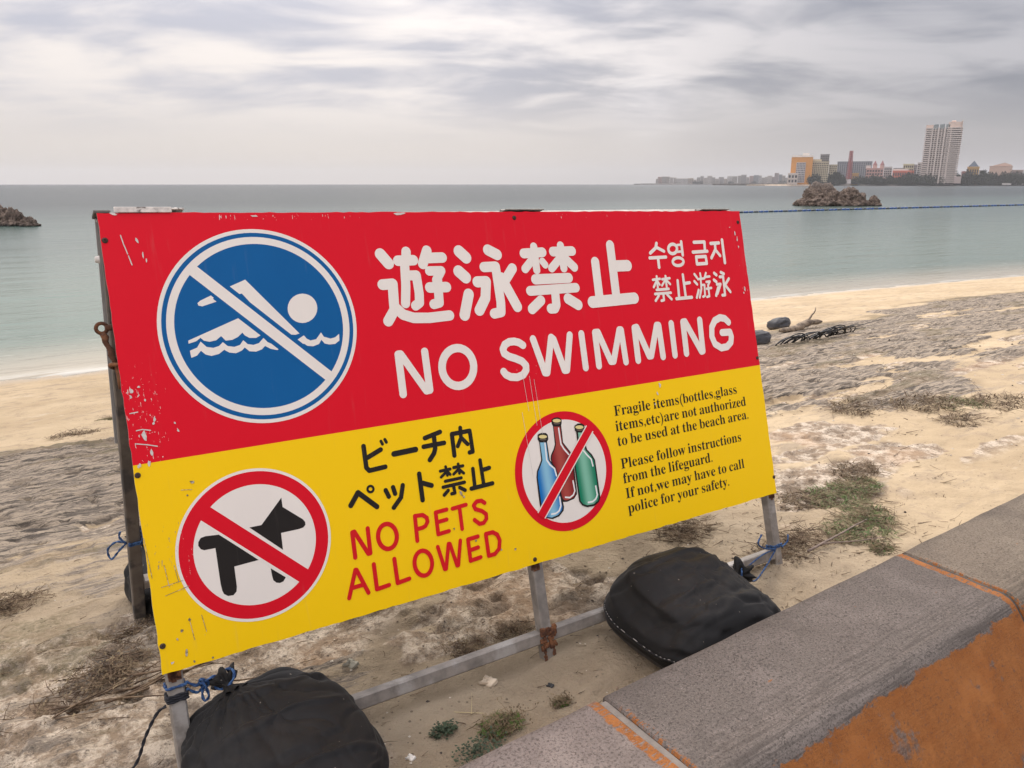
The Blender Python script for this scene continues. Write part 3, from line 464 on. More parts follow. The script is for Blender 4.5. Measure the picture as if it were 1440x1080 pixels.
# ================================================================== THE SIGN
D = json.loads(r'''{"h":[[27.3,[576.2,99.1],[593.6,122.1]],[25.4,[571.3,171.1],[596.8,170.4],[593.6,215.1],[592.8,231.9],[573.1,257.1]],[25.3,[598.3,229.5],[612.7,244.6],[638.9,254.5],[679.2,257.5],[735.3,255.8]],[24.2,[642.7,95.5],[639.1,118.6]],[25.1,[618.6,116.5],[658.7,116.5]],[23.5,[635.1,118.5],[629.7,177.8],[622.9,218.4]],[23.8,[639.1,152.7],[660.8,153.1],[661.9,196.6],[659.3,219.4],[648.0,225.8]],[25.6,[697.6,94.8],[682.2,126.5]],[25.9,[697.0,112.6],[736.6,112.8]],[23.1,[696.9,144.3],[728.9,145.1],[712.4,167.6]],[24.3,[716.1,164.9],[711.9,222.7],[697.0,225.5]],[25.9,[692.2,184.5],[737.2,185.8]],[29.9,[785.6,98.7],[803.1,115.5]],[29.8,[777.1,148.6],[794.6,165.1]],[28.9,[796.3,207.3],[777.1,258.0]],[28.7,[869.5,98.1],[894.6,110.9]],[26.1,[851.1,141.2],[885.4,141.0],[886.4,233.9],[883.5,258.1],[862.6,260.6]],[28.2,[826.2,177.6],[851.4,178.0],[843.1,219.1],[821.0,249.2]],[27.2,[935.2,148.2],[903.6,183.0]],[28.2,[898.4,170.6],[934.6,247.9]],[22.7,[1010.9,93.5],[1010.4,155.4]],[26.1,[976.7,110.4],[1036.0,109.0]],[23.2,[1005.1,123.8],[974.5,150.8]],[20.1,[1032.0,133.2],[1039.9,143.0]],[23.5,[1098.1,93.1],[1099.3,154.2]],[26.3,[1070.9,108.4],[1134.2,108.6]],[23.3,[1089.1,128.2],[1059.6,152.6]],[25.1,[1108.7,128.8],[1134.7,153.1]],[27.3,[1002.2,180.1],[1111.0,181.2]],[25.9,[980.8,209.4],[1130.4,209.0]],[26.6,[1059.5,222.7],[1058.2,251.4],[1052.0,260.5],[1038.8,260.3]],[27.4,[1010.2,236.6],[979.3,257.1]],[29.4,[1099.6,237.3],[1130.5,256.1]],[28.2,[1209.0,141.1],[1207.3,241.3]],[28.8,[1270.2,96.4],[1267.8,241.7]],[32.3,[1282.8,155.6],[1323.9,156.2]],[32.5,[1180.4,251.9],[1333.6,250.4]]],"n":[[18.8,[585.0,431.3],[586.3,337.2],[592.4,337.3],[646.0,430.5],[654.9,429.9],[655.2,337.0]],[20.4,[782.9,386.1],[780.8,396.5],[776.6,406.2],[770.5,414.8],[762.8,421.8],[753.8,426.8],[744.2,429.6],[734.3,430.1],[724.7,428.3],[715.8,424.2],[708.1,418.2],[702.0,410.4],[697.6,401.4],[695.3,391.5],[695.2,381.2],[697.2,371.1],[701.2,361.5],[707.1,353.1],[714.6,346.1],[723.3,340.9],[732.8,337.9],[742.7,337.2],[752.4,338.7],[761.4,342.6],[769.4,348.5],[775.8,356.3],[780.3,365.5],[782.7,375.6],[782.9,386.1]],[19.8,[935.7,348.5],[924.8,340.6],[911.0,336.3],[895.9,336.1],[881.3,341.8],[873.7,353.3],[875.9,364.2],[888.7,373.1],[907.4,380.2],[926.0,389.3],[936.2,401.2],[934.9,413.5],[923.9,424.6],[904.9,428.9],[885.6,425.7],[872.5,418.1],[866.7,409.8]],[19.8,[969.0,335.3],[992.6,426.8],[999.4,427.6],[1026.9,336.4],[1033.7,341.8],[1056.3,427.6],[1064.2,427.9],[1088.5,335.4]],[20.2,[1127.9,335.6],[1127.5,428.4]],[20.2,[1173.7,428.5],[1175.0,336.4],[1185.4,336.3],[1217.2,420.9],[1227.0,421.3],[1262.1,336.1],[1268.6,336.6],[1270.9,427.9]],[21.3,[1316.5,428.0],[1318.5,335.7],[1327.2,334.7],[1360.0,420.1],[1367.8,420.2],[1403.8,335.0],[1411.6,335.6],[1412.8,427.5]],[21.2,[1461.8,334.4],[1460.2,427.8]],[21.8,[1507.3,427.2],[1509.7,333.9],[1518.6,333.5],[1569.9,427.3],[1576.1,426.8],[1579.9,332.9]],[21.9,[1702.8,349.0],[1688.7,336.7],[1668.4,332.2],[1643.6,339.6],[1627.1,358.5],[1622.2,387.4],[1631.3,410.9],[1656.2,425.4],[1682.7,424.3],[1701.6,411.9],[1707.0,394.8],[1703.3,380.3],[1668.6,378.9]]],"k":[[10.2,[1446.8,95.2],[1441.3,108.6],[1417.6,123.0]],[9.7,[1446.1,107.6],[1472.3,119.3]],[9.7,[1412.9,137.3],[1477.1,136.8]],[10.2,[1445.1,137.9],[1444.7,165.9]],[9.9,[1526.1,113.9],[1525.1,117.1],[1523.2,120.0],[1520.6,122.7],[1517.4,124.8],[1513.8,126.4],[1509.9,127.3],[1505.9,127.6],[1502.0,127.1],[1498.5,126.0],[1495.5,124.2],[1493.1,121.9],[1491.5,119.1],[1490.8,116.1],[1490.9,113.0],[1491.9,109.9],[1493.8,106.9],[1496.3,104.3],[1499.5,102.1],[1503.1,100.5],[1507.0,99.6],[1511.0,99.3],[1514.9,99.8],[1518.4,100.9],[1521.5,102.7],[1523.9,105.0],[1525.5,107.7],[1526.2,110.8],[1526.1,113.9]],[10.0,[1546.9,92.8],[1546.1,132.9]],[7.2,[1528.2,102.6],[1545.3,101.3]],[7.2,[1526.1,122.7],[1544.8,122.1]],[9.4,[1545.4,153.1],[1544.3,155.8],[1542.2,158.2],[1539.2,160.4],[1535.4,162.1],[1530.9,163.3],[1526.1,164.0],[1521.2,164.1],[1516.4,163.7],[1511.9,162.6],[1508.0,161.1],[1504.9,159.1],[1502.8,156.7],[1501.6,154.2],[1501.5,151.6],[1502.6,149.0],[1504.6,146.5],[1507.6,144.4],[1511.4,142.7],[1515.8,141.4],[1520.6,140.7],[1525.5,140.5],[1530.3,141.0],[1534.8,142.0],[1538.7,143.6],[1541.9,145.6],[1544.1,147.9],[1545.3,150.5],[1545.4,153.1]],[10.3,[1599.3,95.9],[1644.3,95.7],[1642.0,121.2]],[10.3,[1589.8,125.8],[1651.6,124.7]],[10.3,[1601.1,140.6],[1641.8,140.7],[1642.2,162.2],[1600.4,162.4],[1601.1,140.6]],[10.5,[1670.8,101.2],[1706.9,100.3]],[10.5,[1689.1,101.6],[1688.1,120.1],[1665.9,145.9]],[10.0,[1687.9,121.3],[1705.3,140.3]],[11.2,[1722.6,91.7],[1722.3,162.7]],[7.5,[1429.4,192.5],[1428.3,224.5]],[7.5,[1412.8,201.7],[1441.1,200.2]],[7.5,[1427.2,204.7],[1412.7,223.2]],[6.4,[1430.6,206.5],[1437.3,217.5]],[7.6,[1464.4,193.1],[1463.6,225.3]],[7.6,[1449.6,201.8],[1479.9,200.2]],[7.0,[1461.0,204.7],[1445.6,220.3]],[7.1,[1466.3,205.4],[1479.0,217.8]],[8.1,[1422.3,231.9],[1470.1,231.5]],[8.1,[1414.0,243.5],[1476.9,243.2]],[8.1,[1446.6,244.2],[1445.8,262.9],[1435.8,264.6]],[8.0,[1427.9,249.0],[1413.0,263.1]],[8.2,[1461.6,248.6],[1476.6,262.5]],[9.4,[1510.5,208.8],[1507.7,259.6]],[9.5,[1534.9,192.6],[1534.9,258.9]],[9.5,[1536.9,218.9],[1558.9,217.6]],[10.0,[1496.5,262.5],[1559.7,262.1]],[8.5,[1583.4,193.1],[1591.6,203.1]],[8.5,[1579.4,214.6],[1589.1,224.0]],[8.5,[1592.5,241.8],[1580.3,264.1]],[7.4,[1607.8,191.7],[1608.7,205.1]],[7.4,[1595.2,208.8],[1621.8,207.7]],[7.4,[1607.2,209.9],[1604.5,238.9],[1592.6,264.8]],[7.4,[1607.3,227.4],[1619.8,227.5],[1616.0,260.9],[1607.4,263.3]],[7.5,[1632.3,191.6],[1623.6,207.0]],[7.5,[1628.7,203.6],[1646.7,202.8]],[7.5,[1629.3,219.0],[1644.5,218.3],[1634.8,229.5]],[7.5,[1626.7,240.1],[1647.6,238.3]],[7.5,[1634.8,229.5],[1634.4,263.0],[1624.1,265.0]],[9.9,[1668.4,193.7],[1676.7,199.7]],[9.9,[1663.5,214.6],[1672.7,220.9]],[9.9,[1677.3,239.2],[1664.1,263.0]],[10.0,[1698.0,192.5],[1709.8,197.5]],[9.4,[1690.5,206.5],[1705.3,206.2],[1703.3,263.6],[1691.6,263.9]],[8.8,[1673.6,229.1],[1689.8,228.7],[1671.1,257.3]],[9.5,[1729.4,213.8],[1710.5,231.0]],[9.5,[1709.2,232.2],[1728.8,255.2]]],"j":[[11.1,[471.0,536.0],[470.7,585.2],[476.7,593.1],[516.2,591.4]],[11.2,[476.9,563.0],[510.7,550.3]],[7.3,[514.2,531.5],[516.9,538.6]],[7.4,[524.2,529.0],[527.0,535.8]],[13.3,[541.5,565.8],[597.2,564.5]],[11.3,[624.6,541.9],[666.4,533.5]],[11.3,[618.4,561.7],[673.3,561.2]],[11.9,[648.9,543.7],[647.8,570.9],[643.0,581.6],[629.8,595.1]],[11.6,[697.1,544.1],[696.1,595.8]],[11.1,[697.2,543.5],[746.8,543.0],[747.6,594.9],[738.4,595.7]],[10.4,[722.0,531.8],[720.4,556.5],[708.5,575.1]],[10.5,[722.7,558.4],[736.2,574.4]],[12.0,[422.4,662.2],[443.0,637.1],[482.7,677.4]],[5.5,[480.3,636.2],[479.8,637.7],[479.1,639.1],[478.1,640.3],[476.8,641.1],[475.3,641.7],[473.8,641.9],[472.2,641.8],[470.7,641.3],[469.3,640.5],[468.1,639.4],[467.2,638.1],[466.5,636.6],[466.2,635.1],[466.3,633.5],[466.7,632.0],[467.4,630.7],[468.5,629.5],[469.7,628.6],[471.2,628.1],[472.7,627.8],[474.3,628.0],[475.8,628.4],[477.2,629.2],[478.4,630.3],[479.4,631.6],[480.0,633.1],[480.3,634.7],[480.3,636.2]],[10.7,[509.0,644.6],[514.6,660.4]],[10.8,[527.8,641.3],[530.8,656.7]],[10.8,[552.4,641.3],[544.0,668.2],[522.8,687.9]],[11.7,[597.4,622.9],[597.0,685.1]],[11.8,[603.1,645.9],[625.0,655.8]],[7.2,[668.2,618.3],[670.0,639.8]],[7.8,[652.8,626.5],[679.3,626.1]],[7.2,[665.2,633.1],[652.8,640.9]],[7.3,[673.3,633.1],[677.8,639.2]],[7.3,[702.7,618.0],[703.0,640.9]],[8.0,[689.3,624.4],[714.9,624.6]],[7.3,[699.5,632.1],[686.8,640.0]],[7.4,[705.3,633.1],[714.6,642.7]],[7.9,[662.1,652.8],[706.1,652.6]],[8.5,[654.3,665.8],[713.1,664.8]],[8.5,[682.3,668.3],[683.6,685.4],[674.7,685.7]],[9.0,[666.5,676.0],[654.6,684.6]],[9.2,[698.3,674.9],[712.0,684.3]],[10.0,[741.0,636.6],[739.7,682.3]],[10.1,[764.0,619.4],[765.3,681.3]],[10.7,[767.8,644.5],[787.0,642.5]],[10.7,[729.4,683.8],[790.3,682.1]]],"r":[[9.0,[416.1,778.8],[417.0,722.3],[421.9,721.5],[447.4,777.7],[452.3,777.5],[453.9,721.1]],[9.5,[520.8,753.1],[519.8,759.4],[517.7,765.2],[514.6,770.2],[510.7,774.2],[506.1,776.9],[501.2,778.3],[496.1,778.2],[491.1,776.7],[486.5,773.8],[482.5,769.7],[479.2,764.7],[476.9,758.9],[475.7,752.7],[475.5,746.3],[476.5,740.0],[478.5,734.3],[481.6,729.3],[485.4,725.3],[489.9,722.5],[494.8,721.1],[499.9,721.1],[504.9,722.5],[509.5,725.3],[513.6,729.4],[517.0,734.4],[519.3,740.3],[520.6,746.6],[520.8,753.1]],[9.0,[569.6,776.4],[571.9,718.1],[591.6,719.8],[601.2,728.1],[601.9,738.2],[595.2,746.7],[587.1,749.2],[571.6,749.5]],[9.0,[655.4,720.1],[625.9,721.1],[625.0,773.4],[654.0,772.1]],[8.9,[626.0,744.9],[652.0,743.6]],[9.1,[671.4,721.4],[708.7,719.4]],[9.1,[690.4,720.9],[689.7,774.9]],[9.4,[760.9,725.7],[752.6,718.3],[739.1,717.7],[729.5,725.5],[732.9,735.6],[750.2,743.7],[760.6,753.4],[759.7,765.1],[750.5,773.5],[738.7,773.3],[726.5,760.9]],[8.6,[389.5,863.6],[412.1,805.6],[414.8,806.3],[435.0,863.6]],[8.7,[399.5,843.4],[427.7,842.7]],[8.9,[456.3,804.1],[455.8,861.0],[485.7,859.2]],[9.1,[506.8,804.1],[506.9,860.0],[536.6,857.7]],[9.3,[598.9,834.9],[597.9,841.3],[595.8,847.2],[592.8,852.3],[588.9,856.4],[584.5,859.1],[579.6,860.4],[574.6,860.3],[569.7,858.6],[565.2,855.7],[561.2,851.4],[558.0,846.2],[555.8,840.2],[554.6,833.8],[554.5,827.3],[555.4,820.9],[557.5,815.0],[560.5,810.0],[564.2,805.9],[568.7,803.2],[573.5,801.8],[578.5,801.8],[583.4,803.4],[588.0,806.3],[592.0,810.5],[595.2,815.7],[597.5,821.7],[598.8,828.2],[598.9,834.9]],[8.7,[618.9,802.2],[629.2,858.4],[632.9,858.8],[647.7,801.7],[651.4,802.6],[662.8,858.1],[666.0,858.3],[680.3,801.1]],[9.3,[729.0,802.3],[701.0,803.3],[700.3,855.7],[729.1,853.8]],[9.3,[702.0,830.5],[725.7,828.7]],[9.5,[751.8,801.5],[751.9,855.8],[769.9,855.6],[783.7,845.4],[788.6,825.5],[783.5,809.9],[771.7,801.5],[751.8,801.5]]],"swim":[[[224.7,158.2],[261.8,143.8],[361.2,267.8],[351.6,269.9],[333.1,267.5],[325.5,262.7],[274.8,205.9],[251.0,173.0],[239.9,174.3]],[[160.3,187.4],[166.5,182.7],[188.4,173.3],[200.6,186.0],[168.5,194.7],[161.4,192.6]],[[408.7,215.4],[406.8,222.6],[403.3,229.3],[398.4,235.2],[392.4,239.9],[385.5,243.3],[378.2,245.1],[370.8,245.4],[363.6,244.0],[357.1,241.1],[351.5,236.8],[347.1,231.3],[344.1,225.0],[342.7,218.1],[343.0,210.9],[344.8,203.9],[348.2,197.3],[352.9,191.4],[358.8,186.7],[365.5,183.2],[372.8,181.2],[380.2,180.8],[387.4,182.1],[394.1,184.9],[399.8,189.1],[404.4,194.6],[407.4,201.0],[408.9,208.1]],[[132.6,262.7],[238.7,223.7],[279.3,263.7],[267.7,269.2],[254.0,268.0],[245.0,261.9],[240.9,255.5],[231.1,263.6],[218.7,268.9],[205.2,269.3],[197.2,259.0],[186.6,266.8],[173.1,268.8],[162.4,265.4],[156.6,259.0],[147.6,265.3],[132.5,269.0]],[[133.0,283.5],[147.7,278.3],[155.9,266.8],[166.1,278.9],[178.8,282.0],[190.5,279.2],[199.1,272.0],[207.5,280.8],[220.5,284.0],[232.5,281.1],[240.5,271.7],[248.3,280.5],[259.7,283.6],[272.1,280.7],[282.8,270.6],[290.3,280.3],[303.4,287.7],[315.3,296.3],[307.9,299.4],[294.2,295.1],[283.9,288.0],[276.1,294.6],[263.6,298.3],[250.0,296.2],[241.5,287.2],[234.8,293.1],[222.4,297.5],[209.3,295.0],[199.6,288.0],[188.2,295.7],[172.8,298.2],[162.1,294.3],[154.0,285.6],[145.4,294.6],[133.9,298.1]],[[351.8,282.6],[370.2,272.8],[375.5,280.5],[383.3,285.4],[396.5,283.6],[409.4,269.8],[414.5,279.7],[429.1,285.3],[440.4,283.3],[450.4,276.3],[449.0,291.4],[438.2,298.2],[424.9,298.3],[414.4,295.1],[407.9,286.0],[401.4,294.8],[387.8,298.6],[375.2,296.6],[367.6,290.8],[362.8,294.6]]],"swimbar":[[[159.8,119.2],[414.5,369.0]]],"swimgap":[[[206.5,165.2],[357.9,313.5]]],"dog":[[[199.8,662.6],[224.7,663.0],[273.2,614.5],[273.3,634.6],[312.0,669.2],[316.3,676.1],[316.1,682.6],[310.7,687.2],[301.4,688.5],[262.5,688.3],[261.6,724.6]],[[139.0,663.9],[112.9,661.2],[103.6,662.7],[98.0,670.0],[97.0,677.0],[100.9,685.2],[106.8,688.6],[128.5,689.3],[128.8,762.0],[130.1,777.2],[132.5,785.2],[139.8,791.4],[150.3,792.5],[157.0,786.8],[159.1,777.4],[159.6,735.2],[209.2,733.6]],[[231.1,756.8],[259.4,783.2],[253.3,790.6],[245.5,792.0],[238.4,789.3],[233.1,782.8],[231.9,773.6]]],"dogbar":[[[116.5,613.8],[300.6,792.5]]],"botbar":[[[1108.3,596.8],[919.9,791.3]]],"bo_red":[[[992.2,551.2],[991.6,562.7],[994.3,569.4],[992.8,616.6],[987.0,628.3],[975.6,643.2],[972.6,653.2],[982.8,699.2],[992.4,764.4],[993.9,771.1],[1006.5,773.2],[1030.6,770.0],[1041.7,759.4],[1042.7,753.2],[1044.3,689.2],[1039.8,645.7],[1019.9,616.8],[1021.0,571.3],[1024.2,563.3],[1024.0,553.7],[1015.8,548.7],[1003.1,547.5]],[[996.6,570.8],[996.5,617.2],[990.5,630.0],[979.1,644.9],[976.3,653.9],[993.4,758.3],[997.2,766.5],[1007.2,769.1],[1028.6,766.4],[1037.3,758.5],[1037.6,752.1],[1040.5,688.5],[1036.9,647.3],[1016.5,618.4],[1017.2,573.9]],[[1021.9,566.2],[1020.9,567.8],[1018.5,569.2],[1015.1,569.9],[1010.9,570.2],[1006.3,569.8],[1001.9,568.8],[997.9,567.4],[994.9,565.6],[993.2,563.7],[992.7,561.8],[993.8,560.2],[996.1,558.9],[999.5,558.1],[1003.7,557.8],[1008.2,558.2],[1012.7,559.2],[1016.6,560.6],[1019.7,562.3],[1021.5,564.3]],[[1021.6,558.7],[1020.7,560.1],[1018.6,561.1],[1015.5,561.7],[1011.8,561.9],[1007.7,561.5],[1003.7,560.7],[1000.2,559.5],[997.5,558.0],[995.8,556.4],[995.5,554.9],[996.3,553.5],[998.4,552.4],[1001.5,551.8],[1005.2,551.7],[1009.3,552.0],[1013.3,552.8],[1016.8,554.1],[1019.6,555.5],[1021.2,557.1]]],"hl_red":[[4.4,[1011.5,577.3],[1012.1,619.8],[1019.6,633.7],[1032.4,650.8]],[4.2,[1034.7,722.7],[1036.2,749.7],[1029.8,759.2],[1017.2,764.1],[1003.5,760.3]]],"bo_blue":[[[942.5,584.5],[940.7,595.6],[944.4,603.5],[943.3,650.2],[936.0,661.4],[925.6,676.2],[921.5,692.0],[920.3,733.3],[920.1,764.3],[921.3,787.4],[932.9,800.3],[954.3,808.1],[975.2,805.2],[991.3,793.8],[994.3,783.9],[991.4,747.3],[988.8,694.0],[983.2,674.0],[969.8,654.8],[969.0,606.5],[973.7,600.9],[974.4,589.5],[969.1,583.4],[956.8,581.1],[946.7,582.0]],[[946.6,604.9],[947.2,650.9],[939.3,664.1],[928.6,678.8],[925.3,692.7],[925.6,761.3],[927.3,788.7],[938.1,799.4],[952.5,803.5],[973.4,800.6],[986.7,790.7],[989.3,782.8],[985.2,746.1],[983.8,693.1],[977.9,675.2],[965.9,655.2],[965.5,608.0]],[[970.7,600.9],[969.7,602.5],[967.4,603.8],[964.0,604.5],[959.9,604.7],[955.5,604.3],[951.2,603.3],[947.4,601.9],[944.4,600.1],[942.7,598.2],[942.3,596.3],[943.3,594.7],[945.6,593.4],[948.9,592.7],[953.0,592.5],[957.4,592.9],[961.7,593.9],[965.6,595.3],[968.5,597.1],[970.3,599.0]],[[970.4,593.5],[969.5,594.8],[967.5,595.9],[964.5,596.4],[960.8,596.5],[956.9,596.1],[953.0,595.3],[949.5,594.1],[946.9,592.6],[945.3,591.0],[944.9,589.5],[945.8,588.1],[947.8,587.1],[950.8,586.5],[954.4,586.4],[958.4,586.8],[962.3,587.6],[965.8,588.9],[968.4,590.3],[970.0,591.9]]],"hl_blue":[[4.3,[961.7,609.5],[960.0,653.1],[967.8,667.0],[980.9,679.9],[984.0,699.4]],[4.6,[984.7,756.5],[984.7,779.7],[977.6,790.9],[965.3,795.7],[952.8,794.5]]],"bo_green":[[[1063.1,578.7],[1062.6,589.4],[1065.9,596.3],[1065.4,619.9],[1061.8,640.8],[1052.6,656.4],[1044.5,680.7],[1044.8,702.1],[1044.9,779.3],[1053.3,792.8],[1068.1,800.2],[1092.2,802.0],[1109.9,794.7],[1116.5,785.1],[1116.7,763.3],[1115.9,680.3],[1107.8,663.6],[1094.1,648.3],[1092.0,637.1],[1088.9,599.9],[1094.6,590.0],[1096.1,581.5],[1087.6,575.9],[1074.5,574.0]],[[1071.7,598.3],[1070.5,629.3],[1065.7,641.4],[1056.4,657.0],[1049.1,681.5],[1049.0,700.8],[1049.7,779.2],[1056.6,789.2],[1069.0,795.0],[1091.8,796.4],[1106.6,789.7],[1111.5,781.9],[1111.5,681.7],[1102.1,664.8],[1088.5,649.5],[1084.1,635.8],[1083.5,600.1]],[[1092.0,594.3],[1090.9,596.0],[1088.5,597.3],[1084.9,598.1],[1080.5,598.3],[1075.8,597.9],[1071.2,596.9],[1067.1,595.4],[1064.0,593.6],[1062.2,591.6],[1061.8,589.7],[1062.8,588.0],[1065.2,586.7],[1068.8,585.9],[1073.1,585.7],[1077.8,586.1],[1082.4,587.1],[1086.5,588.6],[1089.7,590.4],[1091.6,592.4]],[[1091.7,586.7],[1090.7,588.1],[1088.6,589.2],[1085.4,589.8],[1081.5,589.9],[1077.2,589.5],[1073.1,588.6],[1069.4,587.3],[1066.6,585.8],[1065.0,584.2],[1064.6,582.6],[1065.5,581.2],[1067.6,580.2],[1070.8,579.5],[1074.7,579.4],[1078.9,579.8],[1083.0,580.7],[1086.7,581.9],[1089.6,583.5],[1091.3,585.1]]],"hl_green":[[4.3,[1081.8,649.5],[1091.6,663.0],[1103.0,675.9],[1105.7,694.8]],[4.8,[1106.0,750.3],[1107.3,774.6],[1100.7,784.1],[1088.9,789.3],[1074.2,788.5]]],"screw":[[7.5,54.1],[6.3,516.8],[7.5,855.4],[962.6,16.1],[1806.5,36.3],[1812.8,473.0],[1816.3,858.3],[883.7,897.5]]}''')
TL = Vector((-0.807261, 1.521332, -0.054009)); TL.z += CAMZ
eU, eN, eV = Vector((0.842193, 0.538944, -0.015797)), Vector((-0.521855, 0.807422, -0.275202)), Vector((-0.135564, 0.240018, 0.961257))      # board: right, away from the viewer, up
MS = Matrix(((eU.x, eN.x, eV.x, 0), (eU.y, eN.y, eV.y, 0), (eU.z, eN.z, eV.z, 0), (0, 0, 0, 1)))
BW, BH = 1.82, .91
base = TL+eU*.91-eV*1.17; base.z = 1.10
sign = empty('no_swimming_sign', base, 0, 'large red and yellow NO SWIMMING board on a folding steel frame', 'sign')
M_FRONT = Matrix.Translation(TL-base) @ MS            # front frame, local to the sign

STEEL = mat('galvanised steel', (.235, .205, .175), .6, .3, 22, .0008, 120, metal=.12, color2=(.36, .33, .295), c2scale=11, c2lo=.5, c2hi=.66, stretch=(1, 1, 1))
STEEL_D = mat('weathered steel', (.155, .132, .112), .6, .25, 16, .0006, 120, metal=.25, color2=(.075, .07, .066), c2scale=14, c2lo=.48, c2hi=.62)
RUST = mat('rust', (.085, .032, .014), .9, .45, 60, .002, 150, color2=(.19, .075, .028), c2scale=40)
SCREWM = mat('rusty screw', (.06, .035, .022), .6, .4, 200, metal=.3)
RUSTY = mat('rust stained steel', (.20, .17, .145), .75, .2, 20, .001, 150, color2=(.13, .048, .02), c2scale=22, c2lo=.47, c2hi=.56)
ALU = mat('grey panel back', (.36, .36, .355), .55, .12, 7, 0, metal=.1)

def chips(q, ob):
    """wear mask in board coordinates (metres): vertical scratches and flakes, thicker in some places"""
    sp_ = q.new('ShaderNodeSeparateXYZ'); q.l.new(ob, sp_.inputs[0]); x, _, z = sp_.outputs
    def near(cx, cz, rx, rz, k):
        dx = q.m('MULTIPLY', q.m('SUBTRACT', x, cx), 1/rx); dz = q.m('MULTIPLY', q.m('SUBTRACT', z, cz), 1/rz)
        r = q.m('ADD', q.m('MULTIPLY', dx, dx), q.m('MULTIPLY', dz, dz))
        return q.m('MULTIPLY', q.m('SUBTRACT', 1.0, q.ss(r, 0.0, 1.0)), k)
    th = None
    for a_ in ((.03, -.40, .08, .19, .165), (.95, -.40, .13, .14, .085), (1.80, -.20, .04, .16, .13), (.05, -.69, .07, .14, .15), (.07, -.86, .09, .06, .11), (.93, -.56, .09, .12, .06),
               (.76, -.66, .08, .12, .085), (1.36, -.53, .05, .06, .10), (.8, -.83, .12, .05, .08), (1.68, -.34, .10, .12, .05), (1.3, -.01, .5, .018, .12), (.35, -.01, .3, .012, .16), (.9, -.90, .9, .012, .10), (.01, -.6, .012, .5, .10), (.6, -.45, .7, .3, .015), (.09, -.1, .08, .1, .03)):
        v_ = near(*a_); th = v_ if th is None else q.m('MAXIMUM', th, v_)
    n1 = q.noise(q.map(ob, scale=(230, 1, 38)), 1.0, 3, .62)
    n2 = q.noise(q.map(ob, scale=(120, 1, 95), loc=(3, 0, 8)), 1.0, 4, .68)
    n3 = q.noise(q.map(ob, scale=(46, 1, 40), loc=(9, 0, 2)), 1.0, 2, .5)
    nn_ = q.m('MAXIMUM', n1, n2)
    v_ = q.m('SUBTRACT', q.m('ADD', nn_, th), q.m('ADD', .795, q.m('MULTIPLY', q.m('SUBTRACT', n3, .5), -.10)))
    return q.ss(v_, 0.0, .012), x, z
def paint(name, color, chip=(.62, .55, .48), grad=None, amount=.9, rough=.38):
    m = bpy.data.materials.new(name); m.use_nodes = True; q = NT(m.node_tree); q.n.clear()
    ob = q.new('ShaderNodeTexCoord').outputs['Object']
    cm, x, z = chips(q, ob)
    dirt = q.noise(q.map(ob, scale=(6, 1, 1.6)), 1.0, 5, .62); dirt2 = q.noise(q.map(ob, scale=(60, 1, 5)), 1.0, 3, .6)
    if grad is None: c = q.mix(q.ss(dirt, .3, .75), tuple(k*.94 for k in color), color)
    else:
        c = grad(q, x, z)
    c = q.mix(q.m('MULTIPLY', q.ss(dirt2, .60, .80), .10), c, (.30, .26, .22))
    spots = q.noise(q.map(ob, scale=(34, 1, 40), loc=(1, 0, 5)), 1.0, 5, .75)
    c = q.mix(q.m('MULTIPLY', q.ss(spots, .70, .76), .30), c, (.28, .24, .20))
    c = q.mix(q.m('MULTIPLY', cm, amount), c, chip)
    p = q.new('ShaderNodeBsdfPrincipled', inp={'Base Color': c, 'Roughness': q.mix(cm, q.mix(dirt, rough-.08, rough+.12, 'FLOAT'), .8, 'FLOAT'), 'Specular IOR Level': .22})
    b = q.new('ShaderNodeBump', inp={'Strength': .5, 'Distance': .0004, 'Height': q.m('SUBTRACT', 1.0, cm)})
    b2 = q.new('ShaderNodeBump', inp={'Strength': .35, 'Distance': .004, 'Height': q.noise(q.map(ob, scale=(3.2, 1, 2.6)), 1.0, 3, .5)}); q.l.new(b.outputs[0], b2.inputs['Normal'])
    q.l.new(b2.outputs[0], p.inputs['Normal']); q.l.new(p.outputs[0], q.new('ShaderNodeOutputMaterial').inputs[0]); return m
RED = (.72, .002, .016); YEL = (.97, .60, .0008); WHT = (.86, .785, .70)
P_WHITE = paint('sign white', WHT, (.40, .34, .30), amount=.55)
P_RED = paint('sign red', RED, (.70, .62, .55)); P_REDL = paint('sign red lettering', (.68, .008, .012), (.75, .62, .40))
P_BLACK = paint('sign black', (.018, .014, .012), (.30, .25, .18), amount=.7); P_BLUE = paint('sign blue', (.0005, .105, .31), (.42, .42, .42), amount=.6)
P_YELCAP = paint('sign pale yellow', (.80, .66, .28)); P_BROWN = paint('sign brown', (.16, .12, .09))
P_HI = paint('sign highlight', (.86, .84, .80))
def two(q, x, z):
    return q.mix(q.m('GREATER_THAN', z, -.4965), YEL, RED)
def board_mat():
    m = paint('sign board paint', RED, (.70, .62, .55), grad=two); q = NT(m.node_tree)
    # chips show pale on the red and dull brown grey on the yellow
    mixes = [n_ for n_ in m.node_tree.nodes if n_.bl_idname == 'ShaderNodeMix' and tuple(round(v, 2) for v in n_.inputs[7].default_value[:3]) == (.70, .62, .55)]
    sp_ = [n_ for n_ in m.node_tree.nodes if n_.bl_idname == 'ShaderNodeSeparateXYZ'][0]
    q.l.new(q.mix(q.m('GREATER_THAN', sp_.outputs[2], -.4965), (.36, .28, .16), (.72, .64, .58)), mixes[-1].inputs[7])
    return m
P_BOARD = board_mat()
